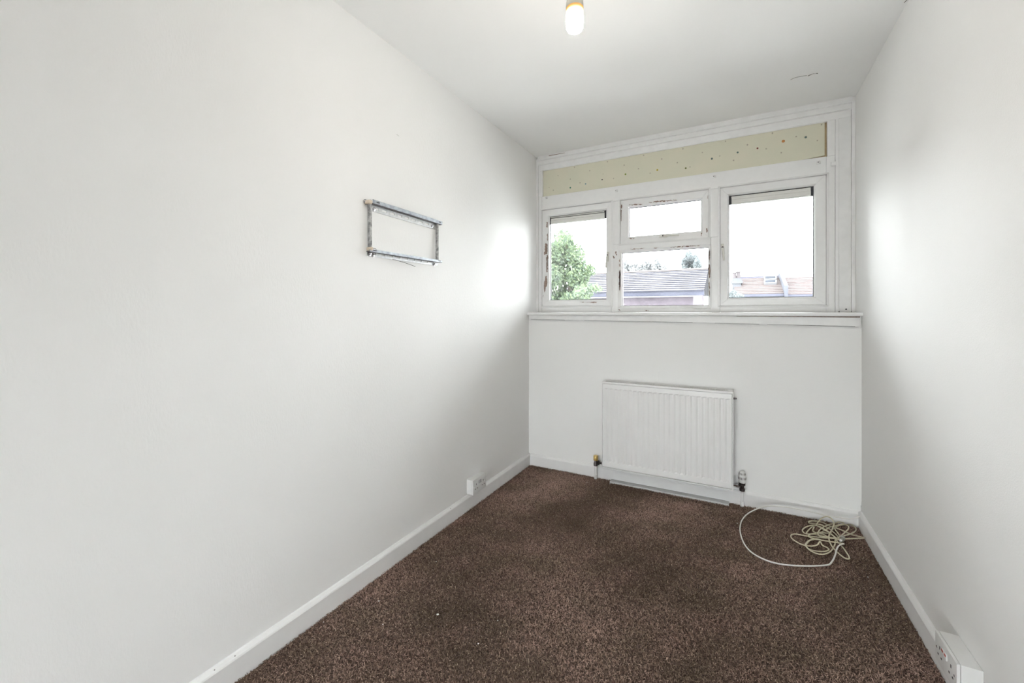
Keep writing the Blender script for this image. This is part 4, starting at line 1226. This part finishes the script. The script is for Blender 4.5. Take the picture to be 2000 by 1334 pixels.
# skylight on the slope
nrm = Vector((0, -(z1 - z0), HR)).normalized(); upv = Vector((0, HR, z1 - z0))
def onslope(px, t): 
    y = HYD + HR * t; return Vector((PY(px, 550, y).x, y, z0 + (z1 - z0) * t))
for (ta, tb) in ((0.72, 0.90), (0.46, 0.64)):
    c = [onslope(1492, ta), onslope(1517, ta), onslope(1517, tb), onslope(1492, tb)]
    bm = nb(); f = [bm.verts.new(p + nrm * 0.16) for p in c]; g = [bm.verts.new(p) for p in c]
    bm.faces.new(f)
    for i in range(4): bm.faces.new((f[i], g[i], g[(i + 1) % 4], f[(i + 1) % 4]))
    sk = part_of(hA, 'skylight', bm, 'skylight_white')
    cc = sum(c, Vector()) / 4
    bm = nb(); bm.faces.new([bm.verts.new(cc + (p - cc) * 0.80 + nrm * 0.165) for p in c])
    bmesh.ops.transform(bm, matrix=Matrix.Translation(-hA.location), verts=list(bm.verts)); obj('skylight_pane', bm, 'skylight_glass', sk)
# chimney stack with two pots
cy = HYD + 1.6
ca, cb = Q(1430, 560, cy).x, Q(1447.5, 560, cy).x
zt = Q(1438, 544.5, cy).z
bm = nb(); box(bm, ca, cb, cy - 0.35, cy + 0.35, z0 - 1.0, zt); box(bm, ca - 0.06, cb + 0.06, cy - 0.41, cy + 0.41, zt - 0.28, zt - 0.12)
ch = part_of(hA, 'chimney_stack', bm, 'render_pale')
for px, top in ((1434.5, 532), (1442.5, 530.5)):
    p = Q(px, 540, cy); ztp = Q(px, top, cy).z
    bm = nb(); lathe(bm, [(0.12, zt - 0.05), (0.10, zt + 0.1), (0.09, ztp - 0.06), (0.115, ztp - 0.05), (0.115, ztp)], 12, Matrix.Translation((p.x, cy, 0)))
    bmesh.ops.transform(bm, matrix=Matrix.Translation(-hA.location), verts=list(bm.verts)); obj('chimney_pot', bm, 'pot_clay', ch, True)
# party wall between the houses
bm = nb()
pa_, pb_ = Q(1531, 560).x, Q(1538.5, 560).x
prism(bm, [(HYD - 0.25, GZ), (HYD - 0.25, z0 + 0.35), (HYD + HR, z1 + 0.35), (HYD + 2 * HR, z0 + 0.35), (HYD + 2 * HR, GZ)], 'x', pa_, pb_)
part_of(hA, 'party_wall', bm, 'parapet')

hB = empty('terrace_house', (Q(1600, 570).x, HYD, GZ)); tag(hB, 'neighbouring terraced house with faded pink tile roof beyond the parapet', 'house')
xb0, xb1 = pb_ + 0.01, pb_ + 7.0
bm = nb(); tiled(bm, xb0, xb1, HYD, HYD + HR, z0 - 0.05, z1 - 0.03, 11); part_of(hB, 'tile_courses', bm, 'terracotta_pale')
bm = nb(); v = [(xb0, HYD + HR, z1 - 0.03), (xb1, HYD + HR, z1 - 0.03), (xb1, HYD + 2 * HR, z0), (xb0, HYD + 2 * HR, z0)]
bm.faces.new([bm.verts.new(p) for p in v]); part_of(hB, 'rear_slope', bm, 'terracotta_pale')
bm = nb(); box(bm, xb0, xb1, HYD + 0.1, HYD + 2 * HR - 0.1, GZ, z0 - 0.1); part_of(hB, 'front_wall', bm, 'render_pale')
bm = nb(); box(bm, xb0, xb1, HYD - 0.12, HYD - 0.02, z0 - 0.19, z0 - 0.07); part_of(hB, 'gutter', bm, 'fascia')

# trees
def leaves(n, blobs, size, seed):
    g = np.random.default_rng(seed)
    k = len(blobs); wts = np.array([b[3] * b[4] * b[5] for b in blobs]); wts = wts / wts.sum()
    idx = g.choice(k, n, p=wts)
    B = np.array(blobs)[idx]
    d = g.standard_normal((n, 3)); d /= np.linalg.norm(d, axis=1)[:, None]
    r = g.random(n) ** 0.42
    C = B[:, :3] + d * r[:, None] * B[:, 3:6]
    a = g.standard_normal((n, 3)); a /= np.linalg.norm(a, axis=1)[:, None]
    b = np.cross(a, g.standard_normal((n, 3))); b /= np.linalg.norm(b, axis=1)[:, None]
    s = (size * g.uniform(0.6, 1.3, n))[:, None]
    c = np.cross(a, b)
    V = np.stack((C - a * s, C + b * s * 0.45 + c * s * 0.12, C + a * s, C - b * s * 0.45 + c * s * 0.12), 1).reshape(-1, 3)
    return V, g.random(n)
def leafmesh(root, V, tint, m):
    n = len(V) // 4
    V = V - np.array(root.location)
    me = bpy.data.meshes.new('foliage')
    me.vertices.add(len(V)); me.vertices.foreach_set('co', V.astype(np.float32).ravel())
    q = (np.array([0, 1, 2, 0, 2, 3])[None] + (np.arange(n) * 4)[:, None]).reshape(-1)
    me.loops.add(len(q)); me.loops.foreach_set('vertex_index', q.astype(np.int32))
    me.polygons.add(2 * n)
    me.polygons.foreach_set('loop_start', (np.arange(2 * n) * 3).astype(np.int32)); me.polygons.foreach_set('loop_total', np.full(2 * n, 3, np.int32))
    me.update(calc_edges=True)
    at = me.attributes.new('tint', 'FLOAT', 'POINT'); at.data.foreach_set('value', np.repeat(tint, 4).astype(np.float32))
    me.materials.append(MATS[m])
    o = bpy.data.objects.new('foliage', me); COL.objects.link(o); o.parent = root; o['kind'] = 'stuff'
def tree(Y, blobs_px, n, size, m, label, seed, name='tree'):
    """blobs_px: (px, py, rx_px, rz_px) clumps seen in the picture, placed at depth Y."""
    sc = lambda x: (PY(x + 1, 560, Y) - PY(x, 560, Y)).length
    blobs = []
    for (px, py, rx, rz) in blobs_px:
        p = PY(px, py, Y); k = sc(px) * 0.92; kz = (PY(px, 500, Y).z - PY(px, 501, Y).z)
        blobs.append((p.x, Y + random.uniform(-0.4, 0.4), p.z, rx * k, max(rx * k, 0.5) * 0.9, rz * kz))
    cx = sum(b[0] for b in blobs) / len(blobs)
    t = empty(name, (cx, Y, GZ)); tag(t, label, 'tree', 'trees outside the window')
    V, tint = leaves(n, blobs, size, seed)
    leafmesh(t, V, tint, m)
    bm = nb()
    tz = sum(b[2] for b in blobs) / len(blobs)
    Yt = Y + 0.35
    tube(bm, [(cx, Yt, GZ), (cx + 0.05, Yt, GZ + (tz - GZ) * 0.5), (cx, Yt, tz)], [0.12, 0.08, 0.02], 8)
    for b in blobs:
        tube(bm, [(cx, Yt, GZ + (tz - GZ) * 0.6), ((cx + b[0]) / 2, (Yt + b[1]) / 2, (tz + b[2]) / 2 - 0.1), (b[0], b[1], b[2])], [0.03, 0.016, 0.006], 5)
    part_of(t, 'trunk', bm, 'bark', True)
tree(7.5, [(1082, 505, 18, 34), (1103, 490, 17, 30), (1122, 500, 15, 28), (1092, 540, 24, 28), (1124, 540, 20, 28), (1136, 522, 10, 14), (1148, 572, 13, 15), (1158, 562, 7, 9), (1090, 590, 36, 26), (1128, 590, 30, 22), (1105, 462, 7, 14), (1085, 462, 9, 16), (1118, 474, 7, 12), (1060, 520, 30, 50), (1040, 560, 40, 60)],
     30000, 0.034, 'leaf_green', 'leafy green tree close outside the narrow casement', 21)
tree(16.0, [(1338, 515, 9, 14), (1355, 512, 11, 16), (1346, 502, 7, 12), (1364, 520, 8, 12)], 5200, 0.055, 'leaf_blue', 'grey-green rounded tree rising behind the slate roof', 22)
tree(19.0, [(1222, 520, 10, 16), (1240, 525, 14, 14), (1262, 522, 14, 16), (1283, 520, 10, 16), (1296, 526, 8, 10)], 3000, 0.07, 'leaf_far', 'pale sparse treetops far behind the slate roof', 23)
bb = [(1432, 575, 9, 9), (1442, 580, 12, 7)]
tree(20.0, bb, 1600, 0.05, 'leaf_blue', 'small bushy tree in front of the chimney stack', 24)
